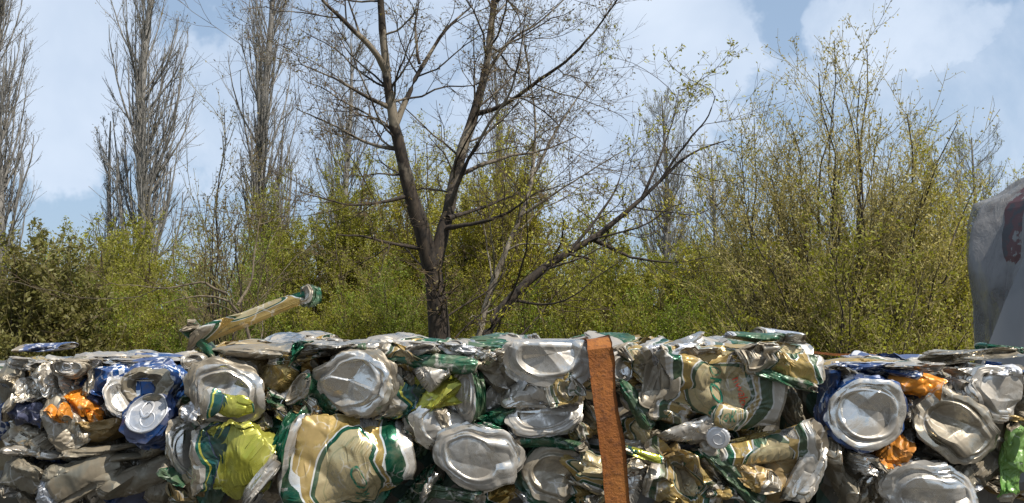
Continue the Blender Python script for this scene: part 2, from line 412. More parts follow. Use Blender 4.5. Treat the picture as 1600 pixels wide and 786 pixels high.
LEFT, MID, RIGHT = 0.80, 0.75, 0.76
TOPZ = {LEFT: at(800, 555, LEFT)[2], MID: at(800, 529, MID)[2], RIGHT: at(800, 563, RIGHT)[2]}
HEROES = []
_seed = [100]
def can(label, design, kind, u, v, wpx, hpx, d=MID, dy=0.0, group=None, q=1.0, base='base', name='crushed_can', short=None, text=None, free=False, cat='can', tab=False, **kw):
    _seed[0] += 7
    seed = kw.pop('seed', _seed[0])
    if kind == 'S': dflt = dict(ax=0.85, flat=0.42, th=0.033)
    else: dflt = dict(ax=0.35, flat=0.9, th=0.041, crum=0.55, capcrum=0.45)
    dflt.update(kw)
    if kind == 'S' and base == 'base': base = 'tan'
    c = Crush(kind, seed, px=(u, v), size=(wpx, hpx), d=d, dy=dy, top=None if free else TOPZ[d], **dflt)
    nt = int(110 * q); gs = c.grids(int(46 * q), int(64 * q), int(34 * q), nt)
    root = empty(name, tuple(at(u, v, d + dy + 0.01)))
    o = np.array(root.location)
    for i, (nm, (P, A, TH)) in enumerate(zip(('base', 'body', 'lid'), gs)):
        W = c.place(P)
        n, m = W.shape[:2]
        if i == 1: uvv = np.stack([np.broadcast_to(((A - 7) / (LCAN - 7)), (n, m)), (TH + pi) / (2 * pi)], -1).reshape(-1, 2)
        else: uvv = np.stack([0 * A, 0 * A], -1).reshape(-1, 2)
        mesh_np(nm, W.reshape(-1, 3), grid_faces(n, m), MC[design if i == 1 else base], root, uvv, True, o).data.set_sharp_from_angle(angle=R(24))
    for (txt, size, ua, va, rot, ink) in (text or ()):
        V, Fc = text_mesh(txt, size)
        cr, sr = cos(R(rot)), sin(R(rot))
        ax = V[:, 0] * cr - V[:, 1] * sr; ay = V[:, 0] * sr + V[:, 1] * cr
        a = LCAN * ua + ax / max(c.ax, 0.3) * 0.9; th = (va * 2 - 1) * pi + ay / 33.0
        a = np.clip(a, 8, LCAN - 12)
        P = c.rest(a, np.full(len(a), 33.0), th)
        mesh_np('lettering', c.place(P) - np.array([0, .0009, 0]), Fc, MC[ink], root, None, True, o)
    if tab:
        # pull tab: a loop riveted to the lid, and the mouth panel beside it
        lid = [ch for ch in root.children if ch.name.startswith('lid')][-1]
        def tube(path, rad, nm):
            path = np.asarray(path); n = len(path); S = 7
            tg = np.roll(path, -1, 0) - np.roll(path, 1, 0); tg /= np.linalg.norm(tg, axis=1)[:, None]
            up = np.array([1.0, 0, 0]); sd = np.cross(tg, up)
            an = np.linspace(0, 2 * pi, S, endpoint=False)
            V = (path[:, None] + rad * (np.cos(an)[None, :, None] * sd[:, None] + np.sin(an)[None, :, None] * up)).reshape(-1, 3)
            I = np.arange(n * S).reshape(n, S)
            Fc = np.stack([I, np.roll(I, -1, 0), np.roll(np.roll(I, -1, 0), -1, 1), np.roll(I, -1, 1)], -1).reshape(-1, 4)
            mesh_np(nm, c.place(V), Fc, MC['bright'], lid, None, True, o)
        t = np.linspace(0, 2 * pi, 40, endpoint=False)
        tube(np.stack([0 * t + LCAN + 0.3, 7.5 * np.cos(t), 6 + 12 * np.sin(t)], -1), 1.6, 'pull_tab')
        tube(np.stack([0 * t + LCAN - 2.2, 9.5 * np.cos(t), -9 + 8.5 * np.sin(t)], -1), 1.0, 'mouth_rim')
    tag(root, label, cat, group)
    if short: HEROES.append((u, v, short, d))
    return root

# ------------------------------------------------------------------ ground
def ground():
    m, t, b = mat_new('dry_ground')
    g = t.node('ShaderNodeNewGeometry'); p = g.outputs['Position']
    n = t.noise(p, 0.8, 8.0, 0.6); n2 = t.noise(p, 14.0, 6.0, 0.7)
    c = t.mix(t.step(n, 0.4, 0.6), (0.085, 0.080, 0.070), (0.055, 0.052, 0.046))
    sp = t.node('ShaderNodeSeparateXYZ'); t.put(sp.inputs[0], p)
    far = t.step(sp.outputs[1], 4.0, 6.5)
    c = t.mix(far, c, t.mix(n, (0.05, 0.06, 0.015), (0.11, 0.10, 0.035)))
    c = t.mix(0.5, c, t.mix(n2, (0.5, 0.5, 0.5), (1.3, 1.3, 1.3)), 'MULTIPLY')
    t.put(b.inputs['Base Color'], c); b.inputs['Roughness'].default_value = 0.95
    S = 900.0; xs = np.linspace(-S, S, 61)
    X, Y = np.meshgrid(xs, xs, indexing='ij')
    o = mesh_np('ground', np.stack([X, Y, 0 * X], -1).reshape(-1, 3), grid_faces(61, 61), m)
    tag(o, kind='structure')
ground()

# ------------------------------------------------------------------ bales: the pressed mass behind the cans
def bale(label, u0, u1, d, topz, depth, seed):
    m, t, b = mat_new('pressed_scrap'); g = t.node('ShaderNodeNewGeometry'); p = g.outputs['Position']
    vr = t.node('ShaderNodeTexVoronoi'); t.put(vr.inputs['Vector'], t.vm('ADD', p, t.vm('SCALE', t.noise(p, 22.0, 3.0, 0.5, 0.0, True), 0.03))); vr.inputs['Scale'].default_value = 42.0
    rmp = t.node('ShaderNodeSeparateColor'); t.put(rmp.inputs[0], vr.outputs['Color'])
    c = t.mix(t.step(rmp.outputs[0], 0.45, 0.55), (0.15, 0.145, 0.135), (0.09, 0.08, 0.06))
    c = t.mix(t.step(rmp.outputs[1], 0.72, 0.74), c, (0.03, 0.06, 0.045)); c = t.mix(t.step(rmp.outputs[2], 0.8, 0.82), c, (0.16, 0.125, 0.07))
    t.put(b.inputs['Base Color'], c); b.inputs['Metallic'].default_value = 0.5; b.inputs['Roughness'].default_value = 0.5
    x0 = at(u0, 500, d)[0]; x1 = at(u1, 500, d)[0]
    y0 = d + 0.052; y1 = d + depth; z0 = 0.10; z1 = topz - 0.022
    rng = np.random.default_rng(seed); Q = rotm(*rng.uniform(0, 6, 3))
    verts, faces, base = [], [], 0
    def face(fn, n, k):
        nonlocal base
        s_, t_ = np.meshgrid(np.linspace(0, 1, n), np.linspace(0, 1, k), indexing='ij')
        V = fn(s_, t_).reshape(-1, 3); verts.append(V); faces.append(grid_faces(n, k) + base); base += len(V)
    L = lambda a, c_, s: a + (c_ - a) * s
    face(lambda s, t: np.stack([L(x0, x1, s), y0 + 0 * s, L(z0, z1, t)], -1), 90, 180)
    face(lambda s, t: np.stack([L(x0, x1, s), y1 + 0 * s, L(z0, z1, t)], -1), 60, 120)
    face(lambda s, t: np.stack([L(x0, x1, s), L(y0, y1, t), z1 + 0 * s], -1), 90, 60)
    face(lambda s, t: np.stack([L(x0, x1, s), L(y0, y1, t), z0 + 0 * s], -1), 12, 12)
    face(lambda s, t: np.stack([x0 + 0 * s, L(y0, y1, s), L(z0, z1, t)], -1), 50, 140)
    face(lambda s, t: np.stack([x1 + 0 * s, L(y0, y1, s), L(z0, z1, t)], -1), 50, 140)
    V = np.concatenate(verts); c_ = np.array([(x0 + x1) / 2, (y0 + y1) / 2, (z0 + z1) / 2])
    dd = 0.011 * creased((V @ Q) / 0.045, seed) + 0.004 * creased((V @ Q.T) / 0.017, seed + 1)
    V = V + dd * np.array([1, 1, 0.7])
    root = empty('can_bale', (c_[0], c_[1], 0)); tag(root, label, 'bale')
    o = np.array(root.location)
    mesh_np('pressed_core', V, np.concatenate(faces), m, root, None, False, o)
    # timber pallet it stands on
    mw, t, b = mat_new('pallet_wood'); b.inputs['Base Color'].default_value = (0.22, 0.15, 0.08, 1); b.inputs['Roughness'].default_value = 0.85
    for k in range(3):
        bm = bmesh.new(); bmesh.ops.create_cube(bm, size=1.0)
        bmesh.ops.scale(bm, vec=(x1 - x0, 0.09, 0.09), verts=bm.verts)
        bmesh.ops.translate(bm, vec=((x0 + x1) / 2 - o[0], y0 + 0.06 + k * (y1 - y0 - 0.12) / 2 - o[1], 0.045), verts=bm.verts)
        bmesh.ops.bevel(bm, geom=bm.edges[:], offset=0.006, segments=1, affect='EDGES')
        me = bpy.data.meshes.new('bearer'); bm.to_mesh(me); bm.free(); me.materials.append(mw)
        ob = bpy.data.objects.new('bearer', me); COL.objects.link(ob); ob.parent = root
    return root
bale('left bale of dull blue and silver cans, set back, partly without a strap', -330, 262, LEFT, TOPZ[LEFT], 0.40, 3)
bale('middle bale of gold and green beer cans held by a rusty steel strap', 280, 1238, MID, TOPZ[MID], 0.40, 5)
bale('right bale of blue, orange and silver cans beside the plastic wrapped bundle', 1300, 1930, RIGHT, TOPZ[RIGHT], 0.42, 8)

# ------------------------------------------------------------------ the cans one can point to
G = 'cans pressed into the middle bale'; GL = 'cans pressed into the left bale'; GR = 'cans pressed into the right bale'
# --- middle bale
can('silver can bottom with a star-shaped dent, upper left of the middle bale', 'tan', 'E', 553, 596, 150, 122, dy=-.006, group=G, yaw=-14, pitch=4, roll=6, dome=-1.5, crum=.6, dent=2.2, q=1.25, bends=((200, 15, 24, 2),), short='star-dented can bottom', seed=31)
can('squashed dull silver can end with a curved rim, above the yellow-green can', 'tan', 'E', 342, 612, 142, 104, dy=-.002, group=G, yaw=6, roll=-10, dome=-5, crum=.7, bends=((-80, 6, 22, 5),), q=1.2, short='dull curved can end')
can('small flat yellow-green can scrap lying on the dull silver can end', 'lime', 'S', 352, 634, 86, 44, dy=-.012, group=G, th=.008, roll=-8, taper=-.3)
can('crumpled shiny yellow-green can with dark band and printed leaf crown', 'lime', 'S', 358, 722, 138, 128, dy=-.004, group=G, roll=-2, crum=1.15, ax=.8, flat=.45, q=1.5, short='yellow-green can', seed=44)
can('big crushed gold can with green ring emblem and barcode, bottom of the middle bale', 'gold', 'S', 532, 722, 222, 152, dy=-.006, group=G, roll=9, crum=.62, flat=.35, th=.04, q=1.8, short='gold ring-emblem can', seed=53, spin=-.5, autofold=0, bends=((52, 12, 40, 1.2), (-70, 14, 35, 1.2), (170, 26, 40, 1.2)),
    text=(('OKO', 15, .56, .47, 75, 'ink_green'), ('OKO', 6, .82, .42, 90, 'ink_white')))
can('grey can end disc folded edge-on left of the big gold ring-emblem can', 'green', 'E', 452, 700, 66, 128, dy=-.004, group=G, yaw=52, roll=-14, dome=0, crum=.4, q=1.0, short='folded grey end disc')
can('dark can with slanting black bar stripes under the top layer', 'gold_dull', 'S', 432, 586, 88, 58, dy=.012, group=G, roll=35, spin=-1.9, crum=.8, short='black-striped can')
can('small gold can scrap with white edge beside the star-dented can bottom', 'brown', 'S', 467, 574, 62, 46, dy=.006, group=G, roll=8, crum=1.0)
can('green can piece with white cut edge below the star-dented can bottom', 'green', 'S', 492, 622, 92, 60, dy=.004, group=G, roll=-34, crum=.8, taper=-.5, short='green white-edged piece')
can('grey hollow can end half hidden under the green white-edged piece', 'tan', 'E', 462, 640, 92, 56, dy=.012, group=G, roll=-8, dome=-12, crum=.5)
can('little orange-gold scrap right of the dull silver can end', 'gold', 'S', 424, 630, 34, 52, dy=.010, group=G, roll=60, crum=1.1)
can('silver can bottom with a smooth round dome, lowest centre of the middle bale', 'silver', 'E', 747, 720, 146, 110, dy=-.010, group=G, yaw=-10, pitch=2, roll=-12, dome=4.5, crum=.42, dent=.6, q=1.3, bends=((20, 17, 38, 2),), short='smooth domed can bottom', seed=63)
can('dirty tan can end with a curved upper edge behind the smooth domed can bottom', 'tan', 'E', 684, 664, 122, 84, dy=.004, group=G, yaw=20, roll=-14, dome=4, crum=.6, bends=((60, 6, 50, 2),), short='tan curved can end')
can('crumpled yellow-green can between green strip and tan can end', 'lime', 'S', 668, 610, 158, 70, dy=.002, group=G, roll=12, crum=1.1, flat=.4, short='long yellow-green can')
can('bluish green can end standing upright with a silver rim', 'green', 'E', 732, 618, 54, 100, dy=-.004, group=G, yaw=-42, roll=4, dome=2, crum=.5, short='upright green can end')
can('flat green can strip running under the top edge', 'green', 'S', 672, 566, 160, 34, dy=-.002, group=G, roll=-5, crum=.8, th=.02, short='flat green strip')
can('white and red patched gold scrap right of the star-dented can bottom', 'gold', 'S', 612, 606, 70, 96, dy=.004, group=G, roll=56, crum=1.3)
can('wedge of dull cream can hanging over the star-dented can bottom', 'gold_dull', 'S', 628, 560, 84, 50, dy=-.006, group=G, roll=-18, crum=1.1, taper=-.4)
can('bright crumpled silver scrap on the top edge above the flat green strip', 'silver', 'S', 650, 545, 66, 34, dy=-.008, group=G, roll=22, crum=1.2)
can('silver scrap folded like a flap under the flat green strip', 'silver', 'S', 674, 590, 58, 40, dy=-.008, group=G, roll=20, crum=.8, taper=-.5)
can('half can bottom bent over the top edge, left of the rusty strap', 'base', 'E', 858, 548, 158, 120, dy=-.010, group=G, yaw=0, roll=-4, dome=-6, crum=.4, q=1.3, bends=((90, 8, 60, 6),), short='half can bottom at the top edge', seed=72)
can('smooth folded silver sheet under the half can bottom', 'silver', 'S', 850, 612, 126, 70, dy=-.004, group=G, roll=-14, crum=.7, taper=-.35, short='folded silver sheet')
can('silver can end showing as a smooth crescent below the folded silver sheet', 'silver', 'E', 850, 656, 130, 70, dy=-.002, group=G, roll=4, pitch=-20, dome=6, crum=.4, bends=((80, 4, 55, 3),), short='silver crescent can end')
can('gold scrap with a torn corner on the folded silver sheet', 'gold_dull', 'S', 882, 610, 62, 50, dy=-.014, group=G, roll=24, th=.012, crum=1.2, taper=.3)
can('grimy tan can wall slanting beside the dark crack', 'tan', 'S', 776, 584, 96, 54, dy=.004, group=G, roll=-46, crum=.8, short='grimy slanted can wall')
can('bright white slanted can strip between the grimy can wall and the half can bottom', 'bright', 'S', 806, 580, 100, 32, dy=-.003, group=G, roll=-54, crum=.5, short='bright slanted strip')
can('grey folded can with a green lower flap beside the upright green can end', 'silver', 'S', 776, 626, 74, 50, dy=.006, group=G, roll=22, crum=1.0)
can('green flap with pale edge under the grey folded can', 'green', 'S', 776, 654, 72, 34, dy=.003, group=G, roll=30, crum=.7, taper=-.6)
can('hollow dark grey can end with green wall, right of the smooth domed can bottom', 'green', 'E', 862, 742, 122, 108, dy=.004, group=G, yaw=8, roll=12, dome=-12, crum=.6, q=1.2, base='tan', bends=((-40, 12, 40, 2),), short='hollow grey can end')
can('gold and green crumpled scrap just left of the rusty strap, upper one', 'gold', 'S', 914, 590, 46, 80, dy=.006, group=G, roll=80, crum=1.2)
can('brownish crumpled can left of the rusty strap, under the upper gold scrap', 'gold_dull', 'S', 918, 660, 58, 60, dy=.008, group=G, roll=40, crum=1.2)
can('gold crumpled can beside the bottom of the rusty strap', 'gold', 'S', 924, 738, 70, 104, dy=.002, group=G, roll=74, crum=1.2, short='gold can by the strap foot')
can('curved green can edge arching over the hollow grey can end', 'green', 'S', 862, 694, 118, 22, dy=-.004, group=G, roll=-3, curve=-9, crum=.5)
can('small round silver can bottom hard against the right of the rusty strap', 'bright', 'E', 968, 575, 52, 66, dy=.0, group=G, yaw=20, dome=-4, crum=.4, short='small bright can bottom')
can('grey and green can wall running down from the top edge beside the rusty strap', 'gold_dull', 'S', 1006, 568, 108, 46, dy=-.002, group=G, roll=-52, crum=.7, short='grey-green can wall')
can('brilliant white folded can with a hollow face on the top edge', 'bright', 'S', 1052, 552, 104, 60, dy=-.010, group=G, roll=8, crum=1.25, flat=.6, taper=.2, q=1.2, short='white folded can')
can('large crumpled gold can with green and red lettering, centre right of the middle bale', 'gold', 'S', 1124, 604, 232, 140, dy=-.014, group=G, roll=-7, crum=.72, flat=.36, th=.042, q=1.8, short='large lettered gold can', seed=85, autofold=2,
    text=(('OKOC', 17, .50, .50, -86, 'ink_green'), ('nwalcn', 8, .72, .49, -80, 'ink_red')))
can('folded cream flap with green letters below the large lettered gold can', 'gold', 'S', 1140, 652, 52, 40, dy=-.026, group=G, roll=-24, crum=.6, th=.008, text=(('OK', 24, .5, .5, 20, 'ink_green'),))
can('green and gold can folded over the top edge above the large lettered gold can', 'gold', 'S', 1130, 550, 128, 38, dy=-.008, group=G, roll=-6, crum=1.0, short='green-gold top can')
can('sunlit cream can with a green lower band, right top corner of the middle bale', 'gold', 'S', 1228, 560, 148, 80, dy=-.012, group=G, roll=-17, crum=1.0, flat=.5, q=1.4, short='sunlit cream can', seed=92, spin=1.2)
can('green can rim under the sunlit cream can', 'green', 'S', 1230, 590, 118, 26, dy=-.014, group=G, roll=-20, crum=.5, taper=-.4)
can('white can end lying flat on top of the sunlit cream can', 'green', 'S', 1196, 528, 108, 18, dy=.002, group=G, roll=-5, crum=.4, free=True, th=.06, taper=.3, base='bright', short='flat white can end')
can('white rounded can piece resting flat on the top right corner', 'bright', 'S', 1232, 526, 80, 24, dy=-.002, group=G, roll=-6, crum=.3, free=True, th=.06)
can('curved silver can piece behind the small round cap', 'silver', 'S', 1088, 682, 116, 48, dy=-.003, group=G, roll=16, crum=.8, short='curved silver piece')
can('dull crumpled can with green bands right of the strap, under the large lettered gold can', 'gold_dull', 'S', 1032, 634, 124, 56, dy=.0, group=G, roll=-22, crum=1.1, short='dull green-banded can')
can('green diagonal band of can beside the strap', 'green', 'S', 996, 628, 100, 30, dy=-.003, group=G, roll=-60, crum=.8, taper=.2)
can('crumpled gold scrap with white glint right of the strap', 'gold', 'S', 1010, 680, 90, 44, dy=.006, group=G, roll=-28, crum=1.3)
can('thin bright yellow can strip poking out right of the strap', 'lime', 'S', 1004, 711, 78, 14, dy=-.010, group=G, roll=-16, crum=.5, th=.008, short='yellow strip', seed=9)
can('silver curled can wall beside the bottom right of the strap', 'silver', 'S', 996, 760, 84, 44, dy=-.002, group=G, roll=84, crum=.7, short='curled silver wall')
can('wide dull crumpled can with faint green print, bottom of the middle bale', 'gold_dull', 'S', 1072, 752, 150, 104, dy=-.006, group=G, roll=-16, crum=1.3, flat=.3, q=1.3, short='wide dull can', seed=103)
can('dark green can with a bright streak lying diagonally', 'green', 'S', 1156, 742, 142, 42, dy=-.004, group=G, roll=-46, crum=.6, short='diagonal green can')
can('grey can edge alongside the diagonal green can', 'tan', 'S', 1130, 752, 126, 34, dy=.004, group=G, roll=-48, crum=.7)
can('gold can with an arched dark ring, pressed into a half disc', 'gold', 'S', 1206, 706, 190, 66, dy=-.002, group=G, roll=9, crum=.6, taper=.15, q=1.4, short='half-disc gold can', spin=-.5)
can('gold crinkled can body pointing down below the half-disc gold can', 'brown', 'S', 1176, 738, 118, 52, dy=-.006, group=G, roll=-44, crum=.8, buck=2.2, ax=.6, short='crinkled gold body')
can('brown-gold can in shadow between the crinkled gold body and the bent silver wall', 'brown', 'S', 1224, 748, 88, 70, dy=.008, group=G, roll=70, crum=.8)
can('bent silver can wall standing at the right end of the middle bale', 'silver', 'S', 1268, 738, 116, 52, dy=-.004, group=G, roll=66, crum=.7, curve=8, short='bent silver wall')
can('shade-darkened crumple at the right flank of the middle bale', 'drab', 'S', 1244, 636, 74, 34, dy=.016, group=G, roll=-70, crum=1.1, short='flank crumple')  # drab colour paints in the shade of the gap between the bales
can('dull silver leaf-shaped can on the top layer under the raised can', 'tan', 'S', 420, 545, 236, 42, dy=.010, group=G, roll=1, crum=.8, th=.06, short='leaf-shaped top can')
can('long silver and green can flattened on the top edge, left of centre', 'silver', 'S', 522, 532, 128, 30, dy=-.004, group=G, roll=4, crum=.9, th=.05, short='long silver top can')
can('thin printed white edge of a flattened can above the black-striped can', 'gold_dull', 'S', 460, 558, 110, 20, dy=.002, group=G, roll=6, crum=.8)
can('crumpled green and white can along the bottom edge, under the tan curved can end', 'green', 'S', 700, 774, 118, 34, dy=-.002, group=G, roll=-4, crum=1.0, short='bottom green-white can')
can('slanted silver can edge right of the yellow-green can', 'silver', 'S', 402, 758, 96, 30, dy=-.010, group=G, roll=52, crum=.7, short='slanted silver edge')
can('grey can end leaning left of the yellow-green can', 'tan', 'E', 280, 708, 62, 112, dy=.010, group=G, yaw=30, roll=14, dome=3, crum=.6, short='leaning grey end')
can('tumble of silver and green scrap at the lower left corner of the middle bale', 'gold_dull', 'S', 282, 764, 70, 62, dy=.004, group=G, roll=60, crum=1.3)
can('shiny twisted silver scrap at the left corner of the dull curved can end', 'bright', 'S', 292, 652, 50, 36, dy=-.010, group=G, roll=-12, crum=1.3)
can('dark hollow can end under the foot of the raised can', 'tan', 'E', 296, 566, 44, 38, dy=.012, group=G, dome=-14, crum=.4, yaw=10)
# --- raised can
can('flattened gold can with green ends, sticking up at a slant above the left corner', 'gold', 'S', 388, 494, 232, 28, dy=.02, group=G, roll=21, autofold=1, flat=.12, crum=.5, capcrum=.3, th=.014, free=True, q=1.4, taper=-.25, short='raised flattened can', seed=115, text=(('6 906021021', 5, .40, .30, 0, 'ink_dark'),), spin=.9)
can('torn green can end folded down at the foot of the raised flattened can', 'green', 'S', 304, 532, 72, 24, dy=.014, group=G, roll=-50, crum=.5, free=True, th=.03, taper=-.3, flat=.25)
can('silver can rim with dark hole at the upper tip of the raised flattened can', 'green', 'E', 479, 463, 42, 40, dy=.018, group=G, yaw=-30, roll=-20, crum=.8, dome=-20, base='tan', free=True, th=.03)
# --- left bale
can('crushed blue and white can with a dark hollow end, in the left bale', 'blue', 'E', 230, 604, 112, 82, d=LEFT, dy=-.012, group=GL, yaw=-12, pitch=-8, roll=6, ax=.6, dome=-24, crum=.6, capcrum=.9, q=1.4, base='drab', short='hollow blue can', seed=122, th=.06)  # drab end metal paints the shade inside the hollow into its colour
can('crumpled blue and white can wrapped round the hollow blue can', 'blue', 'S', 196, 596, 140, 96, d=LEFT, dy=-.002, group=GL, roll=12, crum=.8, th=.04, short='blue can wall', seed=127)
can('white rounded can end folded over the left side of the hollow blue can', 'bright', 'E', 174, 626, 40, 76, d=LEFT, dy=-.018, group=GL, yaw=34, roll=24, dome=-2, crum=.4, short='white folded end')
can('dark blue can with its silver lid and pull tab facing up', 'navy', 'T', 226, 664, 96, 92, d=LEFT, dy=-.030, group=GL, pitch=-34, roll=18, ax=.42, flat=.95, crum=.4, capcrum=.25, q=1.3, base='grey', th=.05, tab=True, short='blue can with pull tab', seed=131)
can('small dented silver lid with an open round mouth near the top of the left bale', 'tan', 'T', 102, 570, 66, 44, d=LEFT, dy=-.014, group=GL, roll=-8, crum=.6, base='silver', tab=True, short='open-mouthed lid')
can('orange crumpled can tucked beside the hollow blue can', 'orange', 'S', 122, 634, 74, 40, d=LEFT, dy=-.008, group=GL, roll=-56, crum=1.0, short='orange scrap of the left bale')
can('dull silver can with an orange patch in the middle of the left bale', 'tan', 'S', 90, 662, 100, 66, d=LEFT, dy=-.012, group=GL, roll=-56, crum=.8, short='silver can with orange patch')
can('orange can piece showing above the dull silver can of the left bale', 'orange', 'S', 84, 644, 46, 34, d=LEFT, dy=-.020, group=GL, roll=-40, crum=.7)
can('dark blue crumpled can at the left edge of the picture', 'navy', 'S', 26, 648, 74, 56, d=LEFT, dy=-.010, group=GL, roll=-30, crum=1.2, short='dark blue crumple')
can('blue can strip lying loose on the top of the left bale', 'blue', 'S', 50, 544, 104, 15, d=LEFT, dy=.02, group=GL, roll=3, crum=.4, free=True, th=.05, short='loose blue strip', seed=4)
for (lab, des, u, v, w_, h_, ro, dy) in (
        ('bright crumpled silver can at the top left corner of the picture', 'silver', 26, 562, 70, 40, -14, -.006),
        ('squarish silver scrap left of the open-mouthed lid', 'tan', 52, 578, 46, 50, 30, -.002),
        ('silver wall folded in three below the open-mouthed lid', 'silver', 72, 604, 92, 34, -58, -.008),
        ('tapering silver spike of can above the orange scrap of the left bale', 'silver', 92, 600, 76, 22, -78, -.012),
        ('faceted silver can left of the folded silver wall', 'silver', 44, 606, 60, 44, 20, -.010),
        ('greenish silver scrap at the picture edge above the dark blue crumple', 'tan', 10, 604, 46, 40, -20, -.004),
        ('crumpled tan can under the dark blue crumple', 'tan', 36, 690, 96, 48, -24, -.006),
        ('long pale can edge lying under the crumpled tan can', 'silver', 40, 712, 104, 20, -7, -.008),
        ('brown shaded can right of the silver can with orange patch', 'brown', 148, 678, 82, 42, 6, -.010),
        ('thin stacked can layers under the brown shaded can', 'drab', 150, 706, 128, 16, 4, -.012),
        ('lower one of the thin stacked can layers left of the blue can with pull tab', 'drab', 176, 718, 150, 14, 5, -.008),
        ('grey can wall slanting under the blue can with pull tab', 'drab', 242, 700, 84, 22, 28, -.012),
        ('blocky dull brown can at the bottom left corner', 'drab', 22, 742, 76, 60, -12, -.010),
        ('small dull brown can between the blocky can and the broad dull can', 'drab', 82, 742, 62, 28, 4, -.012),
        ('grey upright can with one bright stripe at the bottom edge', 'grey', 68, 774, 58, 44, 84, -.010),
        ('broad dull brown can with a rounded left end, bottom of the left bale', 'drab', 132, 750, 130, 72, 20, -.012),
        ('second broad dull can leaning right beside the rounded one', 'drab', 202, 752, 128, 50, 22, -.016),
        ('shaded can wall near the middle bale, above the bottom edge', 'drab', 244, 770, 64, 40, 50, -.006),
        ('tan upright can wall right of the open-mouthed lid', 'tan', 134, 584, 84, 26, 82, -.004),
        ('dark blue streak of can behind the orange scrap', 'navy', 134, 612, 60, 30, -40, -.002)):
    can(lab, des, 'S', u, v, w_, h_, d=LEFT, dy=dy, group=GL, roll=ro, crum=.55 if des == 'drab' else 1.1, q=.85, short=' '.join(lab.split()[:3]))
can('shiny silver foil-like cans flattened along the top of the left bale', 'silver', 'S', 190, 556, 168, 24, d=LEFT, dy=.004, group=GL, roll=-2, crum=1.3, th=.08, q=1.2, short='foil-like top can')
# --- right bale
can('round silver can bottom with blue wall, the clean one of the right bale', 'blue', 'E', 1364, 648, 136, 130, d=RIGHT, dy=-.010, group=GR, yaw=-4, pitch=-2, roll=0, dome=5.0, crum=.32, q=1.4, short='clean round can bottom', seed=143, th=.05)
can('round dirty grey-tan can bottom, right of the clean one', 'tan', 'E', 1508, 668, 134, 116, d=RIGHT, dy=-.012, group=GR, yaw=-12, roll=-24, dome=-5, crum=.5, dent=1.5, q=1.4, base='tan', bends=((-30, 16, 34, 2), (150, 22, 25, 2)), short='dirty round can bottom', seed=151, th=.05)
can('shiny silver can bottom cut by the lower picture edge', 'silver', 'E', 1462, 778, 150, 112, d=RIGHT, dy=-.012, group=GR, yaw=-8, roll=-14, dome=5, crum=.45, q=1.3, bends=((30, 17, 30, 2),), short='shiny lowest can bottom', seed=163, th=.05)
can('smooth silver can end with a vertical fold at the right picture edge', 'silver', 'E', 1562, 612, 118, 104, d=RIGHT, dy=-.006, group=GR, yaw=14, roll=-10, dome=6, crum=.6, dent=1.6, q=1.3, bends=((8, 2, 42, 1.5),), short='silver end with vertical fold', seed=170)
can('silver can wall curving in front of the end with the vertical fold', 'silver', 'S', 1508, 606, 70, 36, d=RIGHT, dy=-.002, group=GR, roll=34, crum=.6, short='curving silver wall')
can('orange can wedged between the two round can bottoms', 'orange', 'S', 1448, 604, 94, 50, d=RIGHT, dy=-.004, group=GR, roll=-14, crum=.8, short='wedged orange can')
can('blue crumpled can on the top of the right bale', 'blue', 'S', 1362, 570, 108, 40, d=RIGHT, dy=-.002, group=GR, roll=4, crum=1.2, th=.05, short='blue top can', seed=174)
can('silver and blue can with white facets on the top of the right bale', 'silver', 'S', 1444, 566, 124, 34, d=RIGHT, dy=-.002, group=GR, roll=-4, crum=1.2, th=.05, short='faceted top can')
can('blue can wall pressed left of the clean round can bottom', 'navy', 'S', 1306, 630, 116, 32, d=RIGHT, dy=.0, group=GR, roll=84, crum=.9, short='blue left wall')
can('orange and white can scrap under the clean round can bottom', 'orange', 'S', 1404, 716, 76, 40, d=RIGHT, dy=-.004, group=GR, roll=52, crum=1.0, short='lower orange scrap')
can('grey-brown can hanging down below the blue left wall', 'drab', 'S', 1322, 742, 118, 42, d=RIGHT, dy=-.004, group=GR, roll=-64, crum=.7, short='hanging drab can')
can('pale crumple below the clean round can bottom', 'silver', 'S', 1360, 728, 70, 44, d=RIGHT, dy=.002, group=GR, roll=-20, crum=1.1)
can('bright grass-green can at the lower right picture corner', 'grass', 'S', 1596, 726, 128, 48, d=RIGHT, dy=-.006, group=GR, roll=84, crum=1.0, short='grass-green can')
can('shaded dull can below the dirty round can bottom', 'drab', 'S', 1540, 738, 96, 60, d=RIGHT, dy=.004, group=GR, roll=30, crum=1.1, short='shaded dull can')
can('dull silver can lying lengthwise on top, left of the plastic wrapped bundle', 'tan', 'S', 1540, 557, 150, 24, d=RIGHT, dy=.03, group=GR, roll=5, crum=.9, th=.06, short='lengthwise top can', free=True)
can('small dark green and white can at the right end of the top', 'green', 'S', 1584, 546, 70, 18, d=RIGHT, dy=.09, group=GR, roll=-5, crum=1.2, th=.05, free=True)
can('pale silver can with sunlit shoulder above the end with the vertical fold', 'bright', 'S', 1572, 578, 74, 32, d=RIGHT, dy=-.002, group=GR, roll=8, crum=.9, short='pale top can')

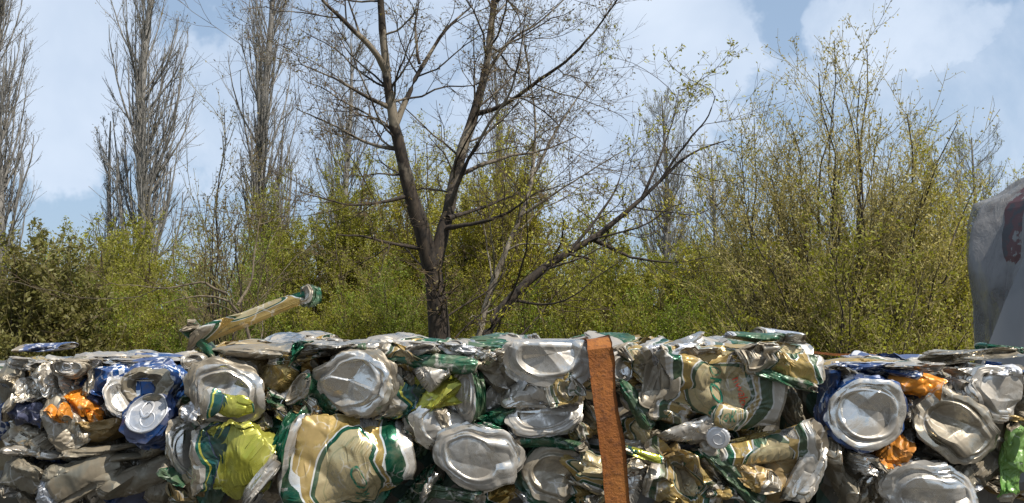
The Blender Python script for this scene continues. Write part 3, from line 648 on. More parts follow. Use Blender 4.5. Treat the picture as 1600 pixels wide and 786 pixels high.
# small round cap caught between cans
def cap():
    o_ = at(1122, 685, MID - .022)
    root = empty('bottle_cap', tuple(o_)); tag(root, 'small round white bottle cap with a swirl, caught under the large lettered gold can', 'bottle cap')
    t = np.linspace(-pi, pi, 73); prof = [(0, -.2), (3, -.25), (5.2, -.05), (6.4, .35), (7.4, .1), (8.3, .5), (8.8, 1.6), (9.0, 3.6), (8.4, 3.8)]
    V = np.array([[r * (1 + (.03 * cos(21 * q) if i > 5 else 0)) * sin(q), y, r * (1 + (.03 * cos(21 * q) if i > 5 else 0)) * cos(q)] for i, (r, y) in enumerate(prof) for q in t]) * .001
    V = V @ rotm(R(8), 0, R(-12)).T
    mesh_np('cap_shell', V, grid_faces(len(prof), len(t)), MC['bright'], root)
    q = np.linspace(0.4, 2 * pi + 1.2, 40); rr = (2.0 + .55 * q) * .001
    path = np.stack([rr * np.cos(q), 0 * q - .0004, rr * np.sin(q)], -1)
    an = np.linspace(0, 2 * pi, 7)[:-1]
    er = np.stack([np.cos(q), 0 * q, np.sin(q)], -1)
    V = (path[:, None] + .00035 * (np.cos(an)[None, :, None] * er[:, None] + np.sin(an)[None, :, None] * np.array([0, 1, 0]))).reshape(-1, 3)
    I = np.arange(240).reshape(40, 6); Fc = np.stack([I[:-1], I[1:], np.roll(I[1:], -1, 1), np.roll(I[:-1], -1, 1)], -1).reshape(-1, 4)
    mesh_np('swirl_print', V @ rotm(R(8), 0, R(-12)).T, Fc, MC['grey'], root)
cap()

# ------------------------------------------------------------------ cans filling the gaps behind, and the layer along the top
NEAR = [h for h in HEROES]
def near_names(u, v, d):
    r = sorted(((h[0] - u) ** 2 + (h[1] - v) ** 2, h[2]) for h in NEAR if h[3] == d)
    return r[0][1], r[1][1]
_used = set()
def uniq(base, u, v, d, where):
    r = [h[1] for h in sorted(((h[0] - u) ** 2 + (h[1] - v) ** 2, h[2]) for h in NEAR if h[3] == d)]
    for a in range(len(r)):
        for b_ in range(a):
            lab = f'{base} {where} the {r[b_]} and the {r[a]}'
            if lab not in _used and len(lab.split()) <= 16: _used.add(lab); return lab
    for x_ in r:
        for w_ in ('hidden behind', 'peeping out beside', 'squeezed under'):
            lab = f'{base} {w_} the {x_}'
            if lab not in _used: _used.add(lab); return lab
    return base
rnd = random.Random(12)
CW = {'gold': 'gold', 'gold_dull': 'dull cream', 'green': 'green', 'silver': 'silver', 'tan': 'grimy tan', 'drab': 'drab brown', 'navy': 'dark blue', 'brown': 'brown-gold', 'orange': 'orange', 'blue': 'blue and white', 'grey': 'grey'}
def fill(u0, u1, v0, v1, d, pal, grp, nx, ny):
    for i in range(nx):
        for j in range(ny):
            u = u0 + (i + .5 + rnd.uniform(-.35, .35)) * (u1 - u0) / nx; v = v0 + (j + .5 + rnd.uniform(-.35, .35)) * (v1 - v0) / ny
            des = rnd.choice(pal)
            lab = uniq(f'crumpled {CW[des]} can', u, v, d, rnd.choice(('wedged between', 'deep between')))
            can(lab, des, 'S', u, v, rnd.uniform(80, 135), rnd.uniform(40, 66), d=d, dy=rnd.uniform(.022, .036), group=grp, roll=rnd.uniform(-80, 80), crum=rnd.uniform(.8, 1.3), q=.6, th=.03, spin=rnd.uniform(-3, 3))
fill(275, 1228, 560, 800, MID, ['gold', 'gold_dull', 'green', 'gold', 'tan', 'gold', 'green', 'brown'], 'cans deep in the middle bale', 9, 4)
fill(-30, 262, 570, 800, LEFT, ['silver', 'tan', 'navy', 'blue', 'drab', 'brown', 'navy'], 'cans deep in the left bale', 4, 4)
fill(1310, 1640, 580, 800, RIGHT, ['tan', 'silver', 'navy', 'green', 'drab', 'brown'], 'cans deep in the right bale', 4, 4)
def scraps(u0, u1, v0, v1, d, pal, grp, n):
    for i in range(n):
        u = u0 + (i + .5 + rnd.uniform(-.4, .4)) * (u1 - u0) / n; v = rnd.uniform(v0, v1)
        des = rnd.choice(pal)
        lab = uniq(f'small torn {CW[des]} can', u, v, d, rnd.choice(('stuck between', 'jammed between')))
        can(lab, des, 'S', u, v, rnd.uniform(34, 74), rnd.uniform(12, 26), d=d, dy=rnd.uniform(.0, .010), group=grp, roll=rnd.uniform(-80, 80), crum=rnd.uniform(.9, 1.4), q=.6, th=.022, spin=rnd.uniform(-3, 3), taper=rnd.uniform(-.5, .5))
PM = ['gold', 'gold_dull', 'green', 'silver', 'gold', 'green', 'brown', 'tan', 'bright']; CW['bright'] = 'bright white'; CW['lime'] = 'lime'
for spot in ((610, 560), (640, 580), (700, 660), (760, 660), (430, 640), (412, 660), (470, 650), (640, 650), (650, 690), (800, 690), (900, 680), (905, 640), (910, 560), (990, 600), (1000, 655), (1030, 690), (1050, 715),
             (1130, 690), (1150, 706), (1090, 560), (1180, 555), (1215, 610), (1110, 700), (990, 700), (910, 770), (830, 780), (660, 770), (670, 745), (400, 720), (300, 690), (270, 740), (585, 640), (560, 540), (740, 560), (720, 545), (470, 545), (520, 665), (600, 655), (660, 690), (735, 590), (790, 560), (830, 640), (700, 580), (1035, 600), (1080, 720), (1140, 770)):
    scraps(spot[0] - 14, spot[0] + 14, spot[1] - 8, spot[1] + 8, MID, PM, 'small torn cans in the middle bale', 1)
for spot in ((20, 585), (60, 560), (72, 585), (120, 600), (150, 640), (50, 640), (60, 690), (110, 700), (20, 670), (14, 705), (100, 724), (250, 640), (255, 690), (150, 570), (256, 730), (160, 730), (40, 776), (105, 780), (10, 770)):
    scraps(spot[0] - 12, spot[0] + 12, spot[1] - 8, spot[1] + 8, LEFT, ['silver', 'tan', 'silver', 'gold_dull', 'drab', 'navy'], 'small torn cans in the left bale', 1)
for spot in ((1325, 590), (1300, 690), (1345, 770), (1430, 640), (1425, 700), (1390, 760), (1540, 760), (1500, 590), (1560, 690), (1480, 720), (1420, 585), (1580, 660)):
    scraps(spot[0] - 12, spot[0] + 12, spot[1] - 8, spot[1] + 8, RIGHT, ['silver', 'tan', 'blue', 'gold', 'drab', 'bright'], 'small torn cans in the right bale', 1)
def top_layer(u0, u1, d, pal, grp, nx, ny, depth, lift):
    for i in range(nx):
        for j in range(ny):
            y = d + .03 + (j + .5 + rnd.uniform(-.3, .3)) * depth / ny
            x = at(u0, 500, d)[0] + (i + .5 + rnd.uniform(-.3, .3)) * (at(u1, 500, d)[0] - at(u0, 500, d)[0]) / nx
            des = rnd.choice(pal)
            u = 800 + F * x / d
            lab = uniq(f'flattened {CW[des]} can', u, 530 - j, d, ('on top between', 'on top behind', 'at the far top edge behind', 'on top beyond')[j % 4])
            _seed[0] += 7
            c = Crush('S', _seed[0], px=(800, 393), size=(rnd.uniform(80, 115) * F / 1000, rnd.uniform(52, 72) * F / 1000), d=1.0, crum=rnd.uniform(.9, 1.3), flat=.3, ax=.85, th=rnd.uniform(.016, .026), spin=rnd.uniform(-3, 3))
            gs = c.grids(16, 34, 14, 56); lo, hi = c.fit
            root = empty('crushed_can', (x, y, TOPZ[d] - .004)); root['_'] = 1; del root['_']
            root.rotation_euler = (rnd.uniform(-.12, .12), rnd.uniform(-.12, .12), rnd.uniform(0, 6.28))
            for k, (nm, (P, A, TH)) in enumerate(zip(('base', 'body', 'lid'), gs)):
                q = c.local(P); q = (q - (lo + hi) / 2) / (hi - lo) * np.array([c.size[0] / F, c.th, c.size[1] / F])
                W = np.stack([q[..., 0], q[..., 2], -q[..., 1] + lift], -1); n, m = W.shape[:2]
                uvv = np.stack([(A - 7) / (LCAN - 7), (TH + pi) / (2 * pi)], -1).reshape(-1, 2)
                mesh_np(nm, W.reshape(-1, 3), grid_faces(n, m), MC[des if k == 1 else 'base'], root, uvv, True).data.set_sharp_from_angle(angle=R(24))
            tag(root, lab, 'can', grp)
top_layer(285, 1265, MID, ['gold', 'silver', 'gold_dull', 'green', 'silver', 'gold'], 'cans lying along the top of the middle bale', 9, 3, .30, -0.008)
top_layer(-50, 262, LEFT, ['silver', 'silver', 'blue', 'gold_dull', 'silver'], 'cans lying along the top of the left bale', 4, 3, .30, -0.010)
top_layer(1310, 1650, RIGHT, ['silver', 'blue', 'silver', 'tan', 'gold'], 'cans lying along the top of the right bale', 4, 3, .30, -0.010)

# ------------------------------------------------------------------ rusty steel straps
def rust():
    m, t, b = mat_new('rusty_steel'); g = t.node('ShaderNodeNewGeometry'); p = g.outputs['Position']
    n = t.noise(p, 55.0, 8.0, 0.7); n2 = t.noise(p, 260.0, 4.0, 0.7); n3 = t.noise(p, 17.0, 3.0, 0.5)
    c = t.mix(t.step(n, 0.30, 0.70), (0.155, 0.046, 0.006), (0.26, 0.085, 0.010))
    c = t.mix(t.step(n3, 0.45, 0.7), c, (0.27, 0.10, 0.014)); c = t.mix(t.m('MULTIPLY', t.step(n2, 0.52, 0.66), 0.75), c, (0.09, 0.030, 0.008)); c = t.mix(t.m('MULTIPLY', t.step(t.noise(p, 120.0, 5.0, 0.7), 0.55, 0.62), 0.6), c, (0.13, 0.045, 0.010))
    t.put(b.inputs['Base Color'], c); b.inputs['Roughness'].default_value = 0.85
    bp = t.node('ShaderNodeBump'); bp.inputs['Strength'].default_value = 0.9; bp.inputs['Distance'].default_value = 0.0015; t.put(bp.inputs['Height'], n2); t.put(b.inputs['Normal'], bp.outputs[0])
    return m
RUST = rust()
def strap(pts, wdir, width, thick, label):
    """flat band swept along pts, wdir = direction across the band"""
    pts = np.asarray(pts, float); wdir = np.asarray(wdir, float); wdir = np.broadcast_to(wdir, pts.shape)
    tg = np.gradient(pts, axis=0); tg /= np.linalg.norm(tg, axis=1)[:, None]
    nr = np.cross(tg, wdir); nr /= np.linalg.norm(nr, axis=1)[:, None]
    rng = np.random.default_rng(5); wv = 1 + 0.06 * np.convolve(rng.normal(size=len(pts) + 4), np.ones(5) / 5, 'valid')
    cols = []
    for (a, c) in ((-.5, 0), (-.5, 1), (-.25, 1.1), (0, 1.0), (.25, 1.1), (.5, 1), (.5, 0)):
        cols.append(pts + wdir * (a * width * wv)[:, None] + nr * c * thick)
    V = np.stack(cols, 1); n, m = V.shape[:2]
    o = V.reshape(-1, 3).mean(0); ob = mesh_np('steel_strap', V.reshape(-1, 3), grid_faces(n, m), RUST, None, None, False, o)
    ob.location = tuple(o); tag(ob, label, 'strap'); return ob
def main_strap():
    yf = MID - .022
    a = at(937, 545, yf); b = at(968, 800, yf); dirv_ = (b - a); 
    pts = [at(937, 529, MID + .34), at(937, 530, MID + .2)]
    tz = TOPZ[MID] + .002
    top_back = np.array([a[0] - .004, MID + .38, tz - .016]); top_mid = np.array([a[0] - .002, MID + .18, tz - .008]); top_fr = np.array([a[0], MID + .0, tz])
    P = [top_back, top_mid, top_fr, np.array([a[0], yf + .012, tz - .0005]), np.array([a[0] + .0005, yf + .003, tz - .006])]
    end = a + dirv_ * (1.35 / abs(dirv_[2])); k = 60
    for i in range(k):
        q = a + (end - a) * (i / (k - 1)) ** 1.5
        q = q + np.array([.0008 * sin(i * .9), .0012 * sin(i * .7), 0]); P.append(q)
    P = np.array(P)
    # smooth resample
    s = np.concatenate([[0], np.cumsum(np.linalg.norm(np.diff(P, axis=0), axis=1))]); si = np.linspace(0, s[-1], 420)
    Q = np.stack([np.interp(si, s, P[:, j]) for j in range(3)], 1)
    strap(Q[::-1], (1, 0, .12), .0185, .0014, 'wide rusty steel strap running down the front of the middle bale')
main_strap()
def back_strap():
    P = np.array([at(1200 + 14 * i, 549 + .55 * i + 1.2 * sin(i), MID + .5) for i in range(14)])
    strap(P, (0, 0, 1), .003, .0010, 'thin rusty steel strap lying behind the right top corner of the middle bale')
back_strap()

# ------------------------------------------------------------------ vegetation
def bark_mat(name, c1, c2, scale=14.0, pale=None):
    m, t, b = mat_new(name); g = t.node('ShaderNodeNewGeometry'); tc_ = t.node('ShaderNodeTexCoord'); p = tc_.outputs['Object']
    n = t.noise(t.vm('MULTIPLY', p, (1.0, 1.0, 0.35)), scale, 7.0, 0.65)
    c = t.mix(t.step(n, 0.38, 0.62), c1, c2)
    if pale:
        n2 = t.noise(p, 3.2, 5.0, 0.6)
        sp = t.node('ShaderNodeSeparateXYZ'); t.put(sp.inputs[0], p)
        k = t.m('MULTIPLY', t.step(n2, 0.48, 0.56), t.step(sp.outputs[2], 2.5, 3.6))
        c = t.mix(k, c, pale)
    t.put(b.inputs['Base Color'], c); b.inputs['Roughness'].default_value = 0.9
    return m
def leaf_mat(name, cols, transl=0.45):
    m, t, b = mat_new(name); g = t.node('ShaderNodeNewGeometry'); tc_ = t.node('ShaderNodeTexCoord')
    n = t.noise(tc_.outputs['Object'], 1.3, 3.0, 0.5)
    f = t.m('ADD', t.m('MULTIPLY', g.outputs['Random Per Island'], 0.75), t.m('MULTIPLY', t.m('SUBTRACT', n, 0.3), 0.6), clamp=True)
    r = t.node('ShaderNodeValToRGB'); cr = r.color_ramp
    cr.elements[0].color = (*cols[0], 1); cr.elements[1].color = (*cols[-1], 1)
    for i, c in enumerate(cols[1:-1]):
        e = cr.elements.new((i + 1) / (len(cols) - 1)); e.color = (*c, 1)
    t.put(r.inputs[0], f); t.put(b.inputs['Base Color'], r.outputs[0]); b.inputs['Roughness'].default_value = 0.6
    tr = t.node('ShaderNodeBsdfTranslucent'); t.put(tr.inputs[0], r.outputs[0])
    mx = t.node('ShaderNodeMixShader'); mx.inputs[0].default_value = transl
    out = m.node_tree.nodes['Material Output']
    t.put(mx.inputs[1], b.outputs[0]); t.put(mx.inputs[2], tr.outputs[0]); t.put(out.inputs[0], mx.outputs[0])
    return m
BARK_DARK = bark_mat('dark_bark', (0.014, 0.010, 0.007), (0.048, 0.034, 0.022), 22.0)
BARK_ASPEN = bark_mat('aspen_bark', (0.012, 0.008, 0.005), (0.040, 0.027, 0.016), 22.0, (0.17, 0.14, 0.10))
BARK_POP = bark_mat('poplar_bark', (0.12, 0.112, 0.10), (0.235, 0.22, 0.198), 6.0)
BARK_RED = bark_mat('brown_twigs', (0.045, 0.030, 0.018), (0.11, 0.075, 0.042), 9.0)
BARK_TWIG = bark_mat('twig_bark', (0.14, 0.115, 0.042), (0.26, 0.215, 0.085), 9.0)
BARK_OLIVE = bark_mat('olive_twigs', (0.10, 0.085, 0.025), (0.20, 0.16, 0.05), 9.0)
LEAF_Y = leaf_mat('spring_leaves', [(0.22, 0.18, 0.015), (0.34, 0.31, 0.02), (0.43, 0.42, 0.05)])
LEAF_O = leaf_mat('olive_leaves', [(0.14, 0.12, 0.012), (0.24, 0.235, 0.016), (0.31, 0.32, 0.03)])
LEAF_G = leaf_mat('green_leaves', [(0.09, 0.115, 0.008), (0.17, 0.22, 0.012), (0.26, 0.33, 0.02)])
LEAF_D = leaf_mat('dark_leaves', [(0.10, 0.075, 0.02), (0.15, 0.14, 0.03), (0.21, 0.20, 0.05)])
LEAF_B = leaf_mat('brown_buds', [(0.10, 0.060, 0.025), (0.17, 0.12, 0.04), (0.22, 0.20, 0.05)])
LEAF_C = leaf_mat('catkins', [(0.24, 0.18, 0.03), (0.38, 0.32, 0.07), (0.52, 0.46, 0.19)])

def tubes(P, rad, S=4):
    """P (B,N,3) polylines, rad (B,N) -> verts, quads"""
    B, N, _ = P.shape
    tg = np.gradient(P, axis=1); tg /= np.linalg.norm(tg, axis=-1, keepdims=True) + 1e-9
    up = np.where(np.abs(tg[..., 2:3]) > 0.9, np.array([1.0, 0, 0]), np.array([0, 0, 1.0]))
    s = np.cross(tg, up); s /= np.linalg.norm(s, axis=-1, keepdims=True) + 1e-9; t = np.cross(tg, s)
    a = np.linspace(0, 2 * pi, S, endpoint=False)
    V = P[:, :, None] + rad[:, :, None, None] * (np.cos(a)[:, None] * s[:, :, None] + np.sin(a)[:, None] * t[:, :, None])
    I = np.arange(B * N * S).reshape(B, N, S)
    Fc = np.stack([I[:, :-1], np.roll(I[:, :-1], -1, 2), np.roll(I[:, 1:], -1, 2), I[:, 1:]], -1).reshape(-1, 4)
    return V.reshape(-1, 3), Fc
def merge(lst):
    V, Fc, b = [], [], 0
    for v, f in lst: V.append(v); Fc.append(f + b); b += len(v)
    return np.concatenate(V), np.concatenate(Fc)
def resample(P, n):
    P = np.asarray(P, float); s = np.concatenate([[0], np.cumsum(np.linalg.norm(np.diff(P, axis=0), axis=1))])
    q = np.linspace(0, s[-1], n); out = np.stack([np.interp(q, s, P[:, k]) for k in range(P.shape[1])], 1)
    for _ in range(2): out[1:-1] = (out[:-2] + 2 * out[1:-1] + out[2:]) / 4
    return out
def sprout(rng, P, rad, n, t0, t1, ang, length, up, N=7, wob=0.10, rfac=0.5, rmin=0.002, tip=0.25, flat=None, lenpow=0.5):
    """n children per parent polyline; returns polylines and radii"""
    B, M, _ = P.shape
    t = rng.uniform(t0, t1, (B, n)); k = t * (M - 1); i = np.minimum(k.astype(int), M - 2); f = k - i
    bi = np.arange(B)[:, None]
    o = P[bi, i] * (1 - f[..., None]) + P[bi, i + 1] * f[..., None]
    d = P[bi, i + 1] - P[bi, i]; d /= np.linalg.norm(d, axis=-1, keepdims=True) + 1e-9
    rp = rad[bi, i] * (1 - f) + rad[bi, i + 1] * f
    r = rng.normal(size=d.shape); r -= (r * d).sum(-1, keepdims=True) * d; r /= np.linalg.norm(r, axis=-1, keepdims=True) + 1e-9
    a = np.radians(rng.uniform(ang[0], ang[1], (B, n)))[..., None]
    v = d * np.cos(a) + r * np.sin(a)
    plen = np.linalg.norm(np.diff(P, axis=1), axis=-1).sum(-1)[:, None]
    L = rng.uniform(length[0], length[1], (B, n)) * (1.15 - t) ** lenpow * (plen if length[1] <= 1.5 and lenpow >= 0 else 1)
    pts = [o]; st = (L / (N - 1))[..., None]
    for s in range(N - 1):
        v = v + rng.normal(size=v.shape) * wob + np.array([0, 0, up])
        v = v / np.linalg.norm(v, axis=-1, keepdims=True)
        pts.append(pts[-1] + v * st)
    C = np.stack(pts, 2).reshape(B * n, N, 3)
    r0 = np.maximum(rp * rfac, rmin).reshape(-1, 1)
    Rr = r0 * np.linspace(1, tip, N)[None]
    return C, np.maximum(Rr, rmin * 0.6)
def leaves(rng, P, n, size, off=0.02, t0=0.15, lean=0.0):
    """n leaves per polyline: folded lozenges of 4 corners"""
    B, M, _ = P.shape
    k = rng.uniform(t0, 1, (B, n)) * (M - 1); i = np.minimum(k.astype(int), M - 2); f = (k - i)[..., None]; bi = np.arange(B)[:, None]
    o = (P[bi, i] * (1 - f) + P[bi, i + 1] * f).reshape(-1, 3)
    q = len(o); o = o + rng.normal(size=(q, 3)) * off
    a = rng.normal(size=(q, 3)) + np.array([0, 0, lean]); a /= np.linalg.norm(a, axis=1)[:, None]
    b = np.cross(a, rng.normal(size=(q, 3))); b /= np.linalg.norm(b, axis=1)[:, None] + 1e-9
    L = rng.uniform(size[0], size[1], (q, 1)); W = L * rng.uniform(.32, .5, (q, 1))
    V = np.stack([o, o + a * L * .5 + b * W * .5, o + a * L, o + a * L * .5 - b * W * .5], 1).reshape(-1, 3)
    return V, np.arange(q * 4).reshape(q, 4)

# ---- the big bare tree, drawn limb by limb at about ten metres
def limb(px, Y, y_off, n=16):
    """pixels (u, v, width px) at distance Y (y_off adds depth along the limb) -> polyline, radii"""
    A = np.array(px, float); n_ = len(A)
    A[:, 2] *= (np.linspace(.82, .40, n_) if A[0, 2] < 20 else np.linspace(1, .8, n_))
    Ys = Y + np.linspace(0, y_off, n_)
    P = np.array([at(a[0], a[1], y) for a, y in zip(A, Ys)])
    Q = resample(np.concatenate([P, (A[:, 2:3] * 0.5 * Ys[:, None] / F)], 1), n)
    return Q[:, :3][None], Q[:, 3][None]
def tree_from(label, name, limbs, seed, bark, leafm, base, lf=(0.03, 0.055), dens=1.0, cat='tree', lv=2):
    rng = np.random.default_rng(seed); root = empty(name, tuple(base)); o = np.array(base)
    main = [tubes(P, r, 9) for P, r in limbs]
    # wobble the silhouette of the thick wood a little
    V, Fc = merge(main); V = V + 0.010 * creased(V / 0.11, seed) * 1.0
    mesh_np('trunk', V, Fc, bark, root, None, True, o)
    br, tw, lvs = [], [], []
    for P, r in limbs:
        plen = np.linalg.norm(np.diff(P[0], axis=0), axis=1).sum()
        n = max(3, int(plen * 4.2 * dens))
        C, rc = sprout(rng, P, r, n, .22, 1.0, (35, 80), (.5, 1.5001), .03, 9, .16, .42, .004, .3, lenpow=-0.0001)
        rc = np.minimum(rc, .013 * np.linspace(1, .3, 9)[None]); br.append(tubes(C, rc, 5))
        D, rd = sprout(rng, C, rc, 9, .15, 1.0, (30, 70), (.18, .6001), .05, 6, .16, .55, .0024, .4)
        tw.append(tubes(D, rd, 3))
        E, re = sprout(rng, D, rd, 4, .2, 1.0, (30, 60), (.35, .8001), .06, 4, .12, .7, .0018, .5)
        tw.append(tubes(E, re, 3))
        lvs.append(leaves(rng, D, lv, lf, .012)); lvs.append(leaves(rng, E, max(1, lv - 1), lf, .01))
    V, Fc = merge(br); mesh_np('branch', V, Fc, bark, root, None, True, o)
    V, Fc = merge(tw); mesh_np('twigs', V, Fc, BARK_RED, root, None, True, o)
    V, Fc = merge(lvs); mesh_np('crown', V, Fc, leafm, root, None, False, o)
    tag(root, label, cat); return root
YB = 10.0
b0 = at(686, 540, YB); b0g = np.array([b0[0], YB, 0.0])
def down(u, v, w_, Y): # continue a trunk from pixel (u,v) to the ground
    p = at(u, v, Y); return p
v_ground = lambda Y: 500 + EYE / Y * F * 1.0
limbs = [
    limb([(692, v_ground(YB), 50), (688, 560, 40), (684, 480, 36), (674, 410, 34)], YB, 0),
    limb([(674, 420, 30), (655, 345, 27), (640, 300, 25), (626, 240, 21), (613, 180, 18), (603, 110, 16), (597, 40, 14), (592, -60, 12)], YB, -.4, 24),
    limb([(603, 110, 14), (580, 72, 13), (545, 40, 12), (505, 2, 10), (470, -40, 8)], YB - .3, -.6),
    limb([(678, 415, 25), (694, 360, 22), (708, 290, 19), (724, 225, 19), (744, 170, 17), (760, 110, 15), (767, 50, 13), (776, -40, 11)], YB, .5, 24),
    limb([(617, 200, 12), (640, 140, 11), (664, 95, 10), (690, 52, 9), (718, 28, 7), (738, 8, 6)], YB - .2, .5),
    limb([(612, 170, 10), (570, 150, 8), (520, 120, 6), (470, 100, 4)], YB - .2, -.9),
    limb([(628, 235, 9), (575, 225, 7), (520, 195, 6), (462, 170, 4)], YB - .2, .8),
    limb([(642, 305, 9), (590, 318, 7), (540, 320, 6), (470, 300, 4)], YB - .1, -.8),
    limb([(668, 390, 10), (620, 382, 8), (575, 370, 7), (525, 366, 5)], YB, -.6),
    limb([(700, 340, 12), (730, 332, 9), (770, 318, 8), (815, 300, 5)], YB, .7),
    limb([(712, 275, 10), (750, 258, 9), (800, 242, 8), (850, 236, 6), (900, 214, 4)], YB + .2, .8),
    limb([(742, 178, 11), (785, 168, 10), (836, 130, 9), (884, 98, 8), (925, 55, 7), (968, -4, 5)], YB + .3, -.8, 20),
    limb([(700, 330, 10), (722, 270, 8), (760, 195, 7), (800, 150, 6), (812, 90, 5), (822, 20, 4)], YB + .1, -.9),
    limb([(700, 355, 11), (745, 350, 9), (800, 330, 8), (838, 300, 6)], YB, -.8),
    limb([(762, 110, 8), (800, 60, 6), (850, 30, 5), (890, -10, 4)], YB + .4, .5),
    limb([(655, 100, 6), (648, 50, 5), (655, 0, 4), (650, -40, 3)], YB, .4)]
tree_from('big forked leafless tree with a dark trunk and pale upper bark, centre of the view', 'bare_tree', limbs, 21, BARK_ASPEN, LEAF_B, b0g, (0.022, 0.042), 1.35)
YL = 9.2
bl = at(752, 540, YL)
limbs = [limb([(735, v_ground(YL), 30), (752, 545, 22), (772, 500, 19), (800, 462, 17), (842, 424, 15), (888, 392, 13), (930, 374, 11), (962, 345, 9), (1000, 312, 8), (1032, 280, 7), (1080, 236, 5), (1135, 220, 2)], YL, .5, 34),
    limb([(930, 376, 9), (962, 392, 8), (985, 402, 7), (1040, 412, 5), (1120, 400, 3)], YL + .3, -.4),
    limb([(1002, 310, 7), (1030, 250, 5), (1052, 190, 4), (1060, 140, 3)], YL + .4, .2),
    limb([(1032, 280, 7), (1075, 220, 5), (1110, 180, 4), (1118, 150, 3)], YL + .4, -.2),
    limb([(890, 392, 8), (930, 345, 6), (962, 300, 5), (975, 250, 3)], YL + .2, .4)]
tree_from('dark leaning tree with one long branch rising to the right', 'leaning_tree', limbs, 22, BARK_DARK, LEAF_Y, np.array([bl[0], YL, 0]), (0.025, 0.05), .9, lv=3)
YT = 11.0
limbs = [limb([(722, v_ground(YT), 18), (748, 520, 15), (770, 440, 13), (795, 380, 12), (818, 335, 11), (834, 275, 9), (838, 190, 7), (826, 105, 5), (812, 40, 4)], YT, .3, 26),
    limb([(836, 270, 6), (870, 200, 5), (905, 150, 4), (935, 110, 3)], YT + .2, .4), limb([(818, 335, 6), (870, 300, 5), (930, 262, 4), (985, 230, 3)], YT + .1, -.4)]
bt = at(722, 540, YT)
tree_from('slim pale-barked tree leaning right of the big forked tree', 'slim_tree', limbs, 23, bark_mat('pale_bark', (0.12, 0.10, 0.075), (0.30, 0.26, 0.20), 12), LEAF_B, np.array([bt[0], YT, 0]), (0.022, 0.042), .9)
YD = 8.0
limbs = [limb([(405, v_ground(YD), 10), (392, 520, 8), (372, 478, 7), (345, 456, 6), (300, 462, 5), (258, 472, 3)], YD, -.3, 18),
    limb([(352, 460, 6), (320, 440, 5), (262, 452, 4), (215, 446, 3)], YD - .2, -.3), limb([(372, 478, 6), (395, 440, 5), (398, 395, 4), (405, 340, 3)], YD, .3)]
bt = at(405, 540, YD)
tree_from('low bare sapling with crooked pale branches behind the raised can', 'sapling', limbs, 24, bark_mat('sapling_bark', (0.06, 0.045, 0.03), (0.16, 0.125, 0.08), 14), LEAF_B, np.array([bt[0], YD, 0]), (0.02, 0.035), .55)

# ---- columnar poplars
def poplar(label, u, Y, vtop, halfw, seed, bark=BARK_POP, leafm=LEAF_B, nb=90, vlow=430, lean=0.0, twig=0.0065, lv=1):
    rng = np.random.default_rng(seed)
    x = at(u, 500, Y)[0]; H = at(u, vtop, Y)[2]; base = np.array([x, Y, 0.0]); wd = halfw * Y / F
    N = 22; z = np.linspace(0, H, N)
    T_ = np.stack([x + lean * z + .010 * H * np.sin(z * .35 + seed), Y + .008 * H * np.cos(z * .3), z], -1)[None]
    rt = (0.015 * H * (1 - z / H) ** .8 + .03)[None]
    lst = [tubes(T_, rt, 8)]
    # ascending limbs that hug the stem
    C, rc = sprout(rng, T_, rt, nb, .05, .97, (14, 34), (1, 1), 0.0, 10, .0, .45, .02, .25)
    o = C[:, 0]; hr = o[:, 2] / H
    L = (0.20 + .16 * rng.random(len(o))) * H * (1.08 - hr) ** .55
    an = rng.uniform(0, 2 * pi, len(o)); out = np.stack([np.cos(an), np.sin(an), 0 * an], -1)
    s = np.linspace(0, 1, 10)
    reach = wd * rng.uniform(.45, 1.0, len(o)) * np.clip(1.25 - hr * .7, 0, 1)
    C = o[:, None] + np.array([0, 0, 1.0]) * (s ** 1.12)[None, :, None] * L[:, None, None] + out[:, None] * (reach[:, None] * (1 - (1 - s) ** 1.7)[None])[..., None]
    C = C + np.cumsum(rng.normal(size=C.shape) * .012 * wd, axis=1)
    rc = (np.interp(o[:, 2], z, rt[0])[:, None] * .27) * np.linspace(1, .25, 10)[None]
    lst.append(tubes(C, np.maximum(rc, .012), 5))
    D, rd = sprout(rng, C, rc, 8, .10, 1.0, (12, 38), (.18, .5001), .12, 6, .10, .5, twig, .5)
    tw = [tubes(D, np.maximum(rd, twig * .7), 3)]
    E, re = sprout(rng, D, rd, 5, .12, 1.0, (12, 40), (.35, .9001), .10, 4, .10, .6, twig * .8, .6)
    tw.append(tubes(E, np.maximum(re, twig * .55), 3))
    root = empty('poplar_tree', tuple(base))
    V, Fc = merge(lst); mesh_np('trunk', V, Fc, bark, root, None, True, base)
    V, Fc = merge(tw + []); mesh_np('twigs', V, Fc, BARK_POP, root, None, True, base)
    V, Fc = leaves(rng, E, lv, (.05, .12), .05); mesh_np('crown', V, Fc, leafm, root, None, False, base)
    tag(root, label, 'tree', 'bare columnar poplars'); return root
poplar('bare poplar cut by the left picture edge', -14, 46, -160, 50, 31, nb=80)
poplar('tallest bare columnar poplar standing clear on the left, dense with upright limbs', 218, 44, -170, 78, 32, nb=84, lean=.006)
poplar('thin young poplar close at the left of the tallest poplar', 168, 46, 190, 34, 39, nb=30)
poplar('bare poplar between the tallest poplar and the big forked tree', 412, 48, -130, 56, 33, nb=78, lean=-.006)
poplar('distant bare poplar seen through the left limbs of the big forked tree', 540, 56, 60, 62, 34, nb=80)
poplar('distant tall poplar behind the right limb of the big forked tree', 775, 64, 70, 40, 35, nb=80)
poplar('greyish poplar behind the tip of the leaning branch, left of a lower poplar', 1040, 60, 150, 52, 36, nb=110, leafm=LEAF_O)
poplar('lower greyish poplar left of the tall yellow-flowered bush', 1116, 62, 235, 56, 37, nb=100, leafm=LEAF_O)
poplar('low bare poplar far behind, between bush and plastic wrapped bundle', 1530, 58, 215, 70, 38, nb=110, leafm=LEAF_O)

